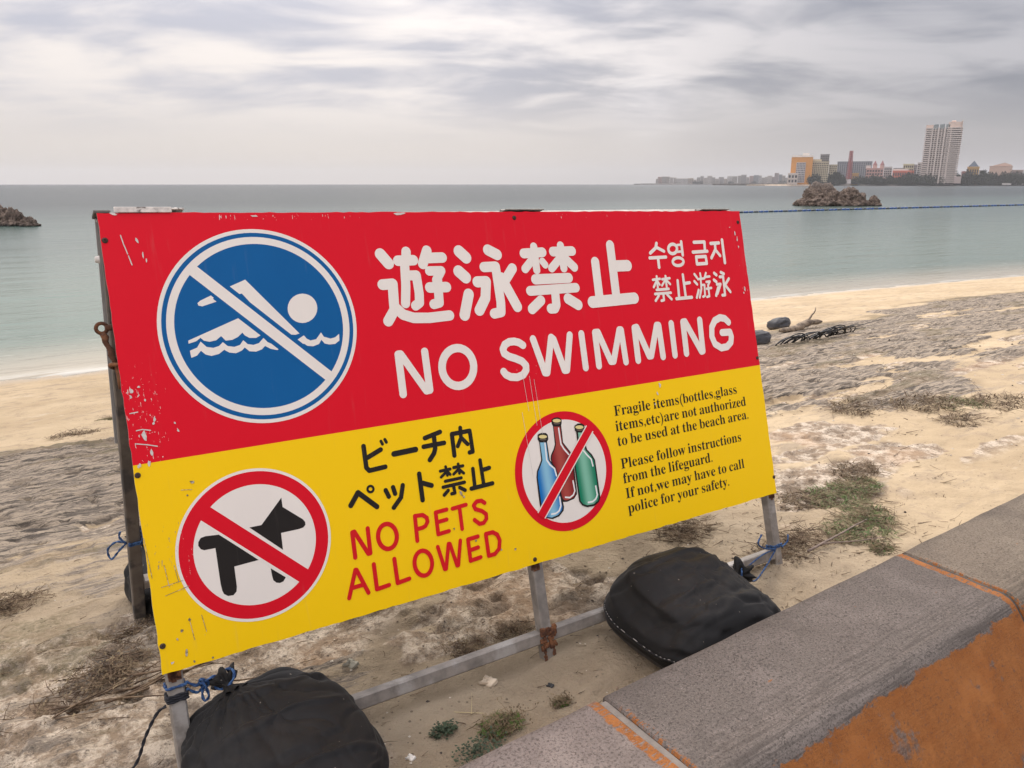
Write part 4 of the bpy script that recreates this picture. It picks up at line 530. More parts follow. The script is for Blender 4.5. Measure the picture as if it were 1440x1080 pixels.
def bottle_grad(name, dark, light, x0, x1):
    def gr(q, x, z):
        t = q.m('DIVIDE', q.m('SUBTRACT', q.m('ADD', x, q.m('MULTIPLY', q.m('ADD', z, .7), .03)), x0), x1-x0)
        return q.mix(q.ss(t, .45, .98), q.mix(q.ss(t, .02, .45), dark, light), dark)
    return paint(name, dark, grad=gr, amount=.5)
# panel: thin sheet with slightly ragged edges
front = MB()
N_, K_ = 120, 60
def edge_w(t, seed): return .0012*(float(vn(np.array(t*60.), np.array(seed*1.), 9))-.5)*2
gv = []
for j in range(K_+1):
    for i_ in range(N_+1):
        x = BW*i_/N_; z = -BH*j/K_
        if i_ in (0, N_): x += edge_w(z, 3+i_)
        if j in (0, K_): z += edge_w(x, 5+j)
        bow = 0
        gv.append((x, bow if 0 < i_ < N_ and 0 < j < K_ else 0, z))
BOW = lambda x, z: 0.0
gf = [(j*(N_+1)+i_, j*(N_+1)+i_+1, (j+1)*(N_+1)+i_+1, (j+1)*(N_+1)+i_)[::-1] for j in range(K_) for i_ in range(N_)]
front.add(gv, gf, 0)
o_ = len(gv); front.add([(x, y+.003, z) for x, y, z in gv], [f[::-1] for f in gf], 1)
bd = [i_ for i_ in range(N_+1)]+[(j*(N_+1)+N_) for j in range(1, K_+1)]+[K_*(N_+1)+i_ for i_ in range(N_-1, -1, -1)]+[j*(N_+1) for j in range(K_-1, 0, -1)]
front.f += [(bd[k], bd[(k+1) % len(bd)], bd[(k+1) % len(bd)]+o_, bd[k]+o_) for k in range(len(bd))]; front.mi += [1]*len(bd)
panel = front.build('front_panel', [P_BOARD, ALU], sign, smooth=False); set_inv(panel, M_FRONT)

def onb(x, y, z): return (x, BOW(x, z)*1.0-y, z)
class Print:
    """flat print laid on the board; every shape sits a hair above the one before"""
    def __init__(s, lift): s.mb = MB(); s.e = lift
    def poly(s, pts, mi=0):
        s.e += 4e-6; s.mb.add([onb(x/1000, s.e, -y/1000) for x, y in pts], [tuple(range(len(pts)))[::-1] if s.area(pts) > 0 else tuple(range(len(pts)))], mi)
    @staticmethod
    def area(p): return sum(p[k][0]*p[(k+1) % len(p)][1]-p[(k+1) % len(p)][0]*p[k][1] for k in range(len(p)))
    def disc(s, c, r, mi=0, n=64, ry=None): s.poly([(c[0]+r*math.cos(2*math.pi*k/n), c[1]+(ry or r)*math.sin(2*math.pi*k/n)) for k in range(n)], mi)
    def stroke(s, w_, pts, mi=0):
        r = w_/2
        for k in range(len(pts)):
            s.disc(pts[k], r, mi, 20)
            if k:
                a_, b_ = pts[k-1], pts[k]; dx, dy = b_[0]-a_[0], b_[1]-a_[1]; L = math.hypot(dx, dy) or 1; nx, ny = -dy/L*r, dx/L*r
                s.poly([(a_[0]+nx, a_[1]+ny), (b_[0]+nx, b_[1]+ny), (b_[0]-nx, b_[1]-ny), (a_[0]-nx, a_[1]-ny)], mi)
    def ring(s, c, r0, r1, mi=0, n=96, ry=1.0):
        s.e += 4e-6; vs = []
        for k in range(n):
            t = 2*math.pi*k/n
            for r in (r0, r1): vs.append(onb((c[0]+r*math.cos(t))/1000, s.e, -(c[1]+r*math.sin(t))/1000))
        s.mb.add(vs, [(2*k, 2*k+1, 2*((k+1) % n)+1, 2*((k+1) % n)) for k in range(n)], mi)
    def bar(s, a_, b_, w_, mi=0):
        dx, dy = b_[0]-a_[0], b_[1]-a_[1]; L = math.hypot(dx, dy); nx, ny = -dy/L*w_/2, dx/L*w_/2
        s.poly([(a_[0]+nx, a_[1]+ny), (b_[0]+nx, b_[1]+ny), (b_[0]-nx, b_[1]-ny), (a_[0]-nx, a_[1]-ny)], mi)
    def build(s, name, mats, label=None):
        o = s.mb.build(name, mats, panel); 
        if label: o['label'] = label
        return o
def chord(c, R, a_, b_):
    """extend the line a-b to the circle of radius R round c"""
    dx, dy = b_[0]-a_[0], b_[1]-a_[1]; L = math.hypot(dx, dy); dx, dy = dx/L, dy/L
    t = (c[0]-a_[0])*dx+(c[1]-a_[1])*dy; fx, fy = a_[0]+dx*t, a_[1]+dy*t; h2 = (fx-c[0])**2+(fy-c[1])**2; hl = math.sqrt(R*R-h2)
    return (fx-dx*hl, fy-dy*hl), (fx+dx*hl, fy+dy*hl)
for key, mt, lab in (('h', P_WHITE, 'large white Japanese heading for no swimming'), ('n', P_WHITE, 'white lettering NO SWIMMING'), ('k', P_WHITE, 'small white Korean and Chinese lettering for no swimming'),
                     ('j', P_BLACK, 'black Japanese lettering for no pets on the beach'), ('r', P_REDL, 'red lettering NO PETS ALLOWED')):
    pr = Print(.0006)
    for s_ in D[key]: pr.stroke(s_[0]*(1.12 if key == 'r' else 1.0), s_[1:])
    pr.build('lettering', [mt], lab)
# swimmer roundel
C1 = (286.2, 244.5); pr = Print(.0005)
pr.disc(C1, 208.5, 0, 96); pr.e += 1e-4; pr.disc(C1, 200.5, 1, 96); pr.e += 1e-4; pr.ring(C1, 176.5, 191.5, 0)
pr.e += 1e-4
for pg in D['swim']: pr.poly(pg, 0)
g0, g1 = D['swimgap'][0]; pr.e += 1e-4; pr.bar(g0, g1, 43, 1)
a_, b_ = chord(C1, 183, *D['swimbar'][0]); pr.e += 1e-4; pr.bar(a_, b_, 23.5, 0)
pr.build('prohibition_symbol', [P_WHITE, P_BLUE], 'blue and white round symbol of a crossed out swimmer')
# dog roundel
C2 = (210.5, 700.5); pr = Print(.0005)
pr.disc(C2, 158.5, 0, 96); pr.e += 1e-4; pr.ring(C2, 125, 152.5, 1); pr.e += 1e-4
for pg in D['dog']: pr.poly(pg, 2)
a_, b_ = chord(C2, 128, *D['dogbar'][0]); pr.e += 1e-4; pr.bar(*chord(C2, 121, *D['dogbar'][0]), 31+10, 0); pr.e += 1e-4; pr.bar(a_, b_, 31, 1)
pr.build('prohibition_symbol', [P_WHITE, P_RED, P_BLACK], 'red and white round symbol of a crossed out black dog')
# bottle roundel
C3 = (1015.5, 692); pr = Print(.0005)
bx = {n_: (min(p_[0] for p_ in D['bo_'+n_][1])/1000, max(p_[0] for p_ in D['bo_'+n_][1])/1000) for n_ in ('red', 'blue', 'green')}
mats = [P_WHITE, P_RED, P_BLACK, bottle_grad('bottle red', (.22, .008, .012), (.40, .065, .05), *bx['red']), bottle_grad('bottle blue', (.005, .16, .47), (.26, .52, .66), *bx['blue']),
        bottle_grad('bottle green', (.004, .20, .10), (.22, .50, .35), *bx['green']), P_YELCAP, P_BROWN, P_HI]
pr.disc(C3, 157, 0, 96); pr.e += 1e-4; pr.ring(C3, 136, 158, 1)
for n_, mi in (('red', 3), ('blue', 4), ('green', 5)):
    o1, o2, cap2, cap = D['bo_'+n_]
    pr.e += 1e-4; pr.poly(o1, 2); pr.e += 1e-4; pr.poly(o2, mi)
    for s_ in D['hl_'+n_]: pr.stroke(s_[0], s_[1:], 8)
    pr.e += 1e-4; pr.poly([(x*1+(x-cap2[0][0])*0, y) for x, y in cap2], 2)
    cx = sum(p_[0] for p_ in cap)/len(cap); cy = sum(p_[1] for p_ in cap)/len(cap)
    pr.e += 1e-4; pr.poly([((x-cx)*.82+cx, (y-cy)*.65+cy+6.5) for x, y in cap], 7)
    pr.e += 1e-4; pr.poly([((x-cx)*1.22+cx, (y-cy)*1.35+cy) for x, y in cap], 2); pr.e += 1e-4; pr.poly(cap, 6)
pr.e += 1e-4; pr.bar(*chord(C3, 138, *D['botbar'][0]), 30, 0); pr.e += 1e-4; pr.bar(*chord(C3, 141, *D['botbar'][0]), 23.5, 1)
pr.build('prohibition_symbol', mats, 'red round symbol of three crossed out coloured bottles')
# the seven printed English lines in a condensed serif face
lines = [('Fragile items(bottles,glass', 573, 1205, 1699), ('items,etc)are not authorized', 615.2, 1203, 1733), ('to be used at the beach area.', 657.1, 1203, 1736),
         ('Please follow instructions', 721.3, 1204, 1691), ('from the lifeguard.', 762.4, 1205, 1556), ('If not,we may have to call', 805, 1207, 1689), ('police for your safety.', 846.5, 1208, 1613)]
for txt, by, x0, x1 in lines:
    s_ = ''.join(chr(0x1D400+ord(ch)-65) if 'A' <= ch <= 'Z' else chr(0x1D41A+ord(ch)-97) if 'a' <= ch <= 'z' else ch for ch in txt)
    cu = bpy.data.curves.new('lettering', 'FONT'); cu.body = s_; cu.resolution_u = 3; cu.space_word = .8; cu.offset = -.003
    to = bpy.data.objects.new('lettering', cu); COL.objects.link(to)
    dg = bpy.context.evaluated_depsgraph_get(); me = bpy.data.meshes.new_from_object(to.evaluated_get(dg)); bpy.data.objects.remove(to)
    vs = np.array([v.co[:] for v in me.vertices]); x_a, x_b = vs[:, 0].min(), vs[:, 0].max()
    kx = (x1-x0)/1000/(x_b-x_a); kz = .0292/.693
    for v in me.vertices:
        x = x0/1000+(v.co.x-x_a)*kx; z = -by/1000+v.co.y*kz; v.co = onb(x, .0006, z)
    me.materials.clear(); me.materials.append(P_BLACK)
    o = bpy.data.objects.new('lettering', me); COL.objects.link(o); o.parent = panel; o['label'] = 'black serif line reading '+txt.replace('(', ' ').replace(')', ' ').replace(',', ' ')
# flaked paint with shapes of its own
pr = Print(.0012); rr = random.Random(4)
def flake(x, y, r, asp=1.0, mi=0):
    n = rr.randint(6, 10); th = rr.uniform(-.3, .3)
    pts = []
    for k in range(n):
        t = 2*math.pi*k/n; q_ = r*rr.uniform(.45, 1.2); u, v = q_*math.cos(t)*.7, q_*math.sin(t)*asp
        pts.append((x+u*math.cos(th)-v*math.sin(th), y+u*math.sin(th)+v*math.cos(th)))
    pr.poly(pts, mi)
for x, y, r, asp in ((27, 444, 7, 2.0), (36, 478, 6, 1.5), (30, 497, 4.5, 1.6), (12, 499, 6, .8), (50, 412, 5, 1.3), (47, 420, 3.5, 1), (86, 425, 4, .7), (90, 440, 3, 1.5), (16, 352, 5, .8), (30, 345, 4, .7), (14, 362, 4, 1), (38, 372, 3, 1), (64, 55, 3.5, 2.2), (71, 84, 3, 3), (76, 96, 3, 1.4),
                     (1786, 72, 5, 1.6), (1792, 90, 4, 2), (1794, 115, 4, 1.4), (1796, 250, 5, 2), (1790, 262, 4, 1), (1765, 52, 6, .35), (300, 8, 12, .22), (1385, 508, 7, 1.0), (640, 4, 22, .16), (30, 3, 14, .2), (1372, 530, 5, 1.4)): flake(x, y, r, asp, 0)
for pts in (((36, 45), (39, 62), (44, 82)), ((45, 86), (49, 104)), ((15, 430), (26, 429), (40, 433)), ((8, 395), (22, 394)), ((10, 455), (30, 460), (48, 466)), ((922, 420), (926, 520)), ((942, 430), (945, 560)), ((955, 440), (960, 640)), ((905, 520), (912, 690))):
    pr.stroke(.9 if pts[0][0] > 900 else 2.0, pts, 0)
for pts in (((62, 820), (66, 860)), ((85, 815), (90, 850)), ((30, 700), (34, 745)), ((20, 742), (60, 738)), ((25, 760), (70, 752)), ((48, 705), (52, 740)), ((1, 640), (6, 720)), ((80, 560), (100, 563))): pr.stroke(1.0, pts, 1)
for x, y, r, asp in ((102, 548, 7, .45), (90, 573, 4, .5), (1358, 560, 6, .5), (62, 818, 4, 1), (45, 836, 4, .8), (35, 850, 3, 1), (830, 858, 5, .8), (1010, 850, 3, 1), (700, 690, 5, 1.6), (706, 700, 4, 1), (20, 893, 6, .5), (48, 880, 3.5, 2.2), (60, 902, 3.5, 1), (668, 770, 4, 1), (722, 812, 5, .6), (790, 850, 4, .7), (95, 905, 4, .6)): flake(x, y, r, asp, 1 if r != 6 else 0)
m_bare = mat('bare white primer', (.62, .57, .52), .8, .15, 200); m_grime = mat('scraped paint', (.22, .17, .09), .8, .4, 300, color2=(.5, .44, .34), c2scale=160)
pr.build('paint_flake', [m_bare, m_grime], 'pale chips where the paint has flaked off')['kind'] = 'stuff'
# screws
for x, y in D['screw']:
    mb = MB(); n = 14; R0 = .0058
    rings = [(R0, 0), (R0*.92, .0018), (R0*.6, .0028), (.0022, .0029), (.0018, .0016)]
    for r, h in rings: mb.v += [onb(x/1000+r*math.cos(2*math.pi*k/n), h, -y/1000+r*math.sin(2*math.pi*k/n)) for k in range(n)]
    for j in range(len(rings)-1): mb.f += [(j*n+k, (j+1)*n+k, (j+1)*n+(k+1) % n, j*n+(k+1) % n) for k in range(n)]
    mb.f.append(tuple(4*n+k for k in range(n))); mb.mi = [0]*len(mb.f)
    mb.build('screw', SCREWM, panel, smooth=False)
# front frame members
def member(name, p0, p1, w, d, m_, M=None, bev=.003, side=None, mi_fn=None):
    """square tube from p0 to p1 in the frame M; w across, d deep"""
    p0, p1 = Vector(p0), Vector(p1); ax = (p1-p0).normalized(); L = (p1-p0).length
    sd_ = Vector(side or (1, 0, 0)); sd_ = (sd_-ax*sd_.dot(ax)).normalized(); th_ = ax.cross(sd_)
    F = Matrix(((sd_.x, th_.x, ax.x, p0.x), (sd_.y, th_.y, ax.y, p0.y), (sd_.z, th_.z, ax.z, p0.z), (0, 0, 0, 1)))
    mb = MB(); mb.box((0, 0, L/2), (w, d, L), F, 0, bev)
    o = mb.build(name, m_, sign); set_inv(o, M if M else Matrix.Identity(4)); return o
LEG_MAT = {0: STEEL, 1: STEEL, 2: STEEL}
for x, vb in ((.0215, 1.30), (.893, 1.303), (1.797, 1.275)):
    member('front_leg', (x, .0195, -.004), (x, .0195, -vb*BH), .031, .031, STEEL, M_FRONT)
member('cross_bar', (.0375, .0195, -1.101), (.877, .0195, -1.101), .031, .031, STEEL, M_FRONT, side=(0, 1, 0))
member('cross_bar', (.909, .0195, -1.101), (1.781, .0195, -1.101), .031, .031, STEEL, M_FRONT, side=(0, 1, 0))
member('top_rail', (.0375, .0195, -.0195), (.877, .0195, -.0195), .031, .031, STEEL_D, M_FRONT, side=(0, 1, 0))
member('top_rail', (.909, .0195, -.0195), (1.781, .0195, -.0195), .031, .031, STEEL_D, M_FRONT, side=(0, 1, 0))
# rust collar and rusted foot of the middle leg
mb = MB(); rr = random.Random(2)
for k in range(46):
    x = .893+rr.uniform(-.021, .026); z = -1.101+rr.uniform(-.028, .022); mb.box((x, .0025+rr.uniform(-.001, .003), z), (rr.uniform(.005, .013), .007, rr.uniform(.006, .018)), None, 0, .0015)
for sx in (-1, 1):
    for k in range(26):
        z = -1.118-k*.0026; mb.box((.893+sx*(.0125+rr.uniform(-.002, .003)), .0035+rr.uniform(-.001, .001), z), (rr.uniform(.004, .010), .003, .006), None, 0, .001)
for k in range(24): mb.box((.893+rr.uniform(-.015, .015), .003+rr.uniform(0, .03), -1.184+rr.uniform(-.004, .006)), (.010, .008, .008), None, 0, .002)
o = mb.build('weld_rust', RUST, sign); set_inv(o, M_FRONT); o['label'] = 'flaking brown rust at the weld of the middle leg'
for cx, n_, dz_ in ((.0215, 14, .012), (1.797, 10, .006), (.884, 10, .010)):
    mb = MB(); mb.box((cx, .0030, -.9135), (.024, .0016, .007), None, 0, .0004)
    for k in range(n_): mb.box((cx+rr.uniform(-.010, .010), .0030, -.914-rr.uniform(0, dz_)), (.009, .002, rr.uniform(.008, .018)), None, 0, .0005)
    o = mb.build('rust_stain', RUST, sign); set_inv(o, M_FRONT)
# rear frame: same tube frame swung back about the hinges, with its own panel
RF = Vector((-1.046, 1.93, 1.12)); top = TL+eU*.0215+eN*.047+eV*-.004
dirR = (RF-top); LR = dirR.length; dirR.normalize()
upR = -dirR; nR = upR.cross(eU).normalized(); upR2 = eU.cross(nR)*1.0
if upR2.dot(upR) < 0: upR2 = -upR2
MRw = Matrix(((eU.x, nR.x, upR.x, 0), (eU.y, nR.y, upR.y, 0), (eU.z, nR.z, upR.z, 0), (0, 0, 0, 1)))
nsgn = 1 if nR.dot(eN) > 0 else -1                     # +1: local y points away from the viewer
M_REAR = Matrix.Translation(top-eU*.0215-base) @ MRw
for x, L_ in ((.0215, LR), (.893, LR-.01), (1.797, LR-.03)):
    member('rear_leg', (x, 0, 0), (x, 0, -L_), .031, .031, STEEL_D if x < .1 else STEEL, M_REAR)
member('cross_bar', (.0375, 0, -1.06), (.877, 0, -1.06), .031, .031, STEEL, M_REAR, side=(0, 1, 0))
member('cross_bar', (.909, 0, -1.06), (1.781, 0, -1.06), .031, .031, STEEL, M_REAR, side=(0, 1, 0))
mb = MB(); mb.box((.91, nsgn*.0180, -.29), (1.82, .004, .58), None, 0, .0008)
o = mb.build('rear_panel', ALU, sign); set_inv(o, M_REAR); o['label'] = 'grey bare back panel on the rear frame'
mb = MB(); mb.box((.91, 0, .0040), (1.82, .030, .004), None, 0, .001); o = mb.build('top_cap', STEEL, sign); set_inv(o, M_REAR)
# hinges across the two top rails
for x in (.10, 1.0, 1.715):
    mb = MB(); M_ = M_FRONT @ Matrix.Translation((0, -.006, .0065 if x == .10 else .004))
    mb.box((x, .018, .0015), (.120, .028, .003), None, 0, .0008); mb.box((x, .050, .0015), (.120, .028, .003), None, 0, .0008)
    for k in range(5): mb.tube([(x-.060+k*.024+.001, .034, .005), (x-.060+k*.024+.023, .034, .005)], .0045, 10)
    for dx in (-.045, 0, .045):
        for y in (.014, .054): mb.tube([(x+dx, y, .003), (x+dx, y, .0055)], [.0045, .003], 10)
    if x == .10:
        mb.box((.083, .0035, -.001), (.105, .003, .011), None, 0, .0008)
    o = mb.build('hinge', [mat('old white hinge', (.62, .56, .50), .6, .3, 60, color2=(.12, .09, .075), c2scale=45, c2lo=.57, c2hi=.62)] if x == .10 else STEEL, sign); set_inv(o, M_)
mb = MB(); mb.box((.010, .030, .004), (.030, .05, .006), None, 0, .001); o = mb.build('end_plate', STEEL_D, sign); set_inv(o, M_FRONT)
# rusty spread latch between the left legs
def torus(mb, c, ax, R0, r, n=16, k=8, arc=2*math.pi):
    ax = Vector(ax).normalized(); u = ax.orthogonal().normalized(); v = ax.cross(u)
    mb.tube([Vector(c)+(u*math.cos(arc*t/n)+v*math.sin(arc*t/n))*R0 for t in range(n+1)], r, k, caps=False)
mb = MB(); L0 = Vector((-.004, .020, -.222))
mb.tube([(.006, .020, -.222), (-.012, .020, -.222)], .006, 8); torus(mb, (-.018, .022, -.222), (0, 1, .2), .010, .0038)
pts = [Vector((-.018, .022, -.232))]
for k in range(1, 8): pts.append(Vector((-.018+.016*k/7+.002*math.sin(k*2), .022-.006*k/7, -.232-.062*k/7)))
mb.tube(pts, [.0058+.0012*math.sin(k*1.7) for k in range(8)], 8)
torus(mb, (-.001, .016, -.300), (.3, .2, 1), .0125, .004); mb.tube([(.0, .016, -.300), (.014, .018, -.297)], .005, 8); mb.tube([(.001, .015, -.296), (.002, .015, -.345)], [.0068, .0062], 8)
o = mb.build('latch', RUST, sign, smooth=True); set_inv(o, M_FRONT); o['label'] = 'rusty bolt and ring latch on the left edge'
# small round clip on the rear edge
mb = MB(); mb.tube([(-.012, .03, -.085), (-.004, .03, -.085)], [.006, .008], 10); o = mb.build('rivet', m_bare, sign); set_inv(o, M_FRONT)
def SW(x, y, z): return TL+eU*x+eN*y+eV*z            # board frame to world

# ================================================================== SANDBAGS AND CORDS
def fabric(name, base, sheen=.35):
    m = bpy.data.materials.new(name); m.use_nodes = True; q = NT(m.node_tree); q.n.clear()
    ob = q.new('ShaderNodeTexCoord').outputs['Object']
    n1_ = q.noise(ob, 7, 5, .6); n2_ = q.noise(q.map(ob, scale=(140, 900, 300)), 1.0, 2, .6); dust = q.noise(q.map(ob, loc=(2, 5, 1)), 3.5, 6, .65)
    c = q.mix(q.ss(n1_, .3, .7), tuple(k*.8 for k in base), tuple(k*1.3 for k in base))
    c = q.mix(q.m('MULTIPLY', q.ss(dust, .52, .75), .16), c, (.10, .085, .07))
    sp2 = q.noise(ob, 90, 2, .6); c = q.mix(q.m('MULTIPLY', q.ss(sp2, .74, .76), .5), c, (.35, .3, .24))
    sz = q.new('ShaderNodeSeparateXYZ'); q.l.new(ob, sz.inputs[0])
    low = q.m('MULTIPLY', q.m('SUBTRACT', 1.0, q.ss(sz.outputs[2], .0, .06)), q.ss(dust, .3, .6)); c = q.mix(q.m('MULTIPLY', low, .6), c, (.30, .24, .17))
    p = q.new('ShaderNodeBsdfPrincipled', inp={'Base Color': c, 'Roughness': .66, 'Specular IOR Level': .24, 'Sheen Weight': sheen*.12, 'Sheen Roughness': .4})
    wv = q.new('ShaderNodeTexWave', inp={'Scale': 260.0, 'Distortion': .6}); q.l.new(ob, wv.inputs[0])
    wr = q.noise(q.map(ob, scale=(9, 9, 22)), 1.0, 5, .6)
    b = q.new('ShaderNodeBump', inp={'Strength': .6, 'Distance': .0016, 'Height': q.m('ADD', q.m('MULTIPLY', n2_, .08), q.m('ADD', q.m('MULTIPLY', wr, 1.0), q.m('MULTIPLY', wv.outputs['Fac'], .05)))})
    q.l.new(b.outputs[0], p.inputs['Normal']); q.l.new(p.outputs[0], q.new('ShaderNodeOutputMaterial').inputs[0]); return m
BAGM = fabric('black sandbag cloth', (.0085, .0078, .0075)); BAGM2 = fabric('faded grey sandbag cloth', (.055, .055, .058))
M_STITCH = mat('pale stitching', (.26, .24, .22), .9, .5, 60)
def bag(label, a, b, rz, ha, hb, ht, neck, seed, ex=.62, ridge=None, folds=18, m_=BAGM, tilt=0, seam=False, famp=.017, cat='sandbag', group=None, nlen=.05, shear=0, detail=(150, 90), lob=()):
    z0 = hz_(a, b)-.012
    root = empty('sandbag', P3(a, b, z0), ROTZ+rz, label, cat, group)
    nu, nv = detail; u = np.linspace(0, 2*np.pi, nu, endpoint=False); v = np.linspace(0, np.pi, nv)
    U, V = np.meshgrid(u, v)
    sg = lambda x, e: np.sign(x)*np.abs(x)**e
    rho = np.sin(V)**.72
    x = ha*sg(np.cos(U), ex)*rho; y = hb*sg(np.sin(U), ex)*rho
    cz = np.cos(V); z = np.where(cz > 0, ht*.42+ht*.58*np.abs(cz)**1.05, ht*.42*(1-np.abs(cz)**.7))
    # dented, settled cloth: broad lumps, folds that run to the tied neck, sagging hem
    dx, dy = x-neck[0], y-neck[1]; dist = np.hypot(dx, dy*1.0)+1e-4; ang = np.arctan2(dy, dx)
    if ridge is not None: z = z+sst(z, ht*.3, ht*.9)*ridge[1]*np.exp(-((y-ridge[0])/.07)**2)
    lump = (fbm(x*4+seed, y*4+z*2, 2, seed)-.5)
    top = sst(z, ht*.25, ht*.7)
    z = z+lump*.035*ht/.22*top
    for (lx, ly, lr, lh) in lob: z = z+lh*np.exp(-(((x-lx)**2+(y-ly)**2)/lr**2))*top
    fr = np.exp(-dist/(1.15*max(ha, hb)))
    an = ang+.35*(fbm(x*7+3, y*7, 3, seed+5)-.5)*np.minimum(dist/.1, 1)*2
    fold = (np.abs(np.sin(an*folds/2+1.3))**.5*.55+np.abs(np.sin(an*folds/5+.4))**.4*.6-.85)*(.45+1.1*fbm(an*1.7+seed, dist*6, 2, seed+2))
    amp = famp*fr*sst(dist, 0, .06)
    nx, ny = x/(ha+1e-6), y/(hb+1e-6); nl = np.hypot(nx, ny)+1e-6
    side = np.clip(rho, 0, 1)*(V < 2.6)
    z = z+fold*amp*top*(1-.5*side); x = x+nx/nl*fold*amp*.8*side; y = y+ny/nl*fold*amp*.8*side
    cr = 1-np.abs(2*fbm(x*6+9*seed, y*6+z*7, 4, seed+9)-1)          # sharp small creases
    z = z-.005*sst(cr, .84, .99)*top; cr2 = 1-np.abs(2*fbm(x*3+5*seed, y*9+z*4, 3, seed+19)-1); z = z+.006*sst(cr2, .80, .98)*top; rr_ = (fbm(np.cos(U)*3+seed, V*3, 2, seed+3)-.5)*.028*side; x = x+nx/nl*rr_; y = y+ny/nl*rr_
    # pull the cloth up into the neck
    pull = np.exp(-(dist/.055)**2)*top; z = z+pull*.018
    x = x+shear*z
    vs = np.stack([x, y, z], -1).reshape(-1, 3)
    global LASTBAG; LASTBAG = np.stack([x, y, z], -1)
    i_ = np.arange(nv-1)[:, None]*nu+np.arange(nu)[None, :]; j_ = np.arange(nv-1)[:, None]*nu+(np.arange(nu)[None, :]+1) % nu
    qd = np.stack([i_, j_, j_+nu, i_+nu], -1).reshape(-1, 4)[:, ::-1]
    o = fast_mesh('bag_body', vs, qd, None, m_); o.parent = root
    k = np.argmin(dist+np.where(V < np.pi/2, 0, 9)); nz = float(z.ravel()[k])
    return root, Vector((neck[0]+shear*nz, neck[1], nz))
def neck_part(root, p, d, r=.020, L=.055, pleats=9, m_=BAGM, flare=1.5):
    """gathered mouth of a bag: pinched by the tie, frilled beyond it"""
    d = Vector(d).normalized(); u = d.orthogonal().normalized(); v = d.cross(u); mb = MB(); n = 54
    prof = [(-.6, 1.8), (-.25, 1.15), (0, .72), (.18, .60), (.35, .8), (.65, flare), (1.0, flare*1.25), (.9, flare*.8)]
    for t, k in prof:
        for j in range(n):
            ph = 2*math.pi*j/n; rr_ = r*k*(1+.30*math.sin(ph*pleats+t)*min(1, abs(t-.1)*2)+.12*math.sin(ph*3+1))
            mb.v.append(tuple(Vector(p)+d*(t*L+.008*math.sin(ph*5)*max(0, t))+(u*math.cos(ph)+v*math.sin(ph))*rr_))
    for i_ in range(len(prof)-1):
        for j in range(n): mb.f.append((i_*n+j, i_*n+(j+1) % n, (i_+1)*n+(j+1) % n, (i_+1)*n+j))
    mb.mi = [0]*len(mb.f)
    return mb.build('bag_neck', m_, root, smooth=True)
CORD_B = mat('blue cord', (.010, .045, .14), .7, .3, 200, .0008, 500, color2=(.05, .12, .26), c2scale=120); CORD_K = mat('black cord', (.012, .012, .016), .75, .3, 200, .0008, 500)
CORD_W = mat('pale wire', (.45, .43, .40), .5)
def curve_pts(pts, n=10):
    pts = [Vector(p_) for p_ in pts]; out = []
    P_ = [pts[0]*2-pts[1]]+pts+[pts[-1]*2-pts[-2]]
    for k in range(1, len(P_)-2):
        for t in np.linspace(0, 1, n, endpoint=False):
            a_, b_, c_, d_ = P_[k-1:k+3]; out.append(.5*((2*b_)+(-a_+c_)*t+(2*a_-5*b_+4*c_-d_)*t*t+(-a_+3*b_-3*c_+d_)*t**3))
    out.append(pts[-1]); return out
def cord(label, strands, r, m_, loc, group=None):
    """twisted two-ply cord"""
    mb = MB(); loc = Vector(loc)
    for st in strands:
        pts = curve_pts([Vector(p_)-loc for p_ in st], 14); L = 0
        for ph in (0, math.pi):
            q_ = []; L = 0
            for k, p_ in enumerate(pts):
                d = (pts[min(k+1, len(pts)-1)]-pts[max(k-1, 0)]).normalized(); u = d.orthogonal().normalized(); v = d.cross(u)
                if k: L += (p_-pts[k-1]).length
                t = L/(r*5)*2*math.pi*.35+ph; q_.append(p_+(u*math.cos(t)+v*math.sin(t))*r*.5)
            mb.tube(q_, r*.72, 6)
    o = mb.build('cord', m_, None, smooth=True, loc=loc); return tag(o, label, 'cord', group)
def wrap(c, ax, w_, n=24, turns=1.0, pitch=.004):
    """points going round a square tube of width w_ centred at c"""
    ax = Vector(ax).normalized(); u = eU; v = ax.cross(u).normalized(); u = v.cross(ax); out = []
    for k in range(int(n*turns)+1):
        t = 2*math.pi*k/n; cx, sx = math.cos(t), math.sin(t); s_ = w_/2/max(abs(cx), abs(sx))*.96+.001
        out.append(Vector(c)+(u*cx+v*sx)*s_+ax*pitch*k/n)
    return out
# bag on the front bar beside the left leg
b1, n1_ = bag('bulging black sandbag tied to the left leg, filling the bottom left corner', .345, -1.295, R_(4), .176, .225, .150, (-.045, .125), 3, ex=.80, ridge=(.05, .008), folds=15, famp=.020, lob=((.08, .02, .12, .012),), detail=(220, 130))
neck_part(b1, n1_+Vector((-.004, .012, -.004)), (-.15, .8, .45), .014, .030, 8)
b2, n2_ = bag('black sandbag slumped over the front bar beside the right leg', 1.408, -1.21, R_(-2), .192, .20, .205, (.192, .035), 8, ex=.62, ridge=(.14, .012), folds=12, famp=.022, lob=((.04, .05, .12, .022), (-.10, .08, .08, .012)), detail=(220, 130))
neck_part(b2, Vector((.205, .035, .125)), (1, .1, .3), .017, .034, 8)
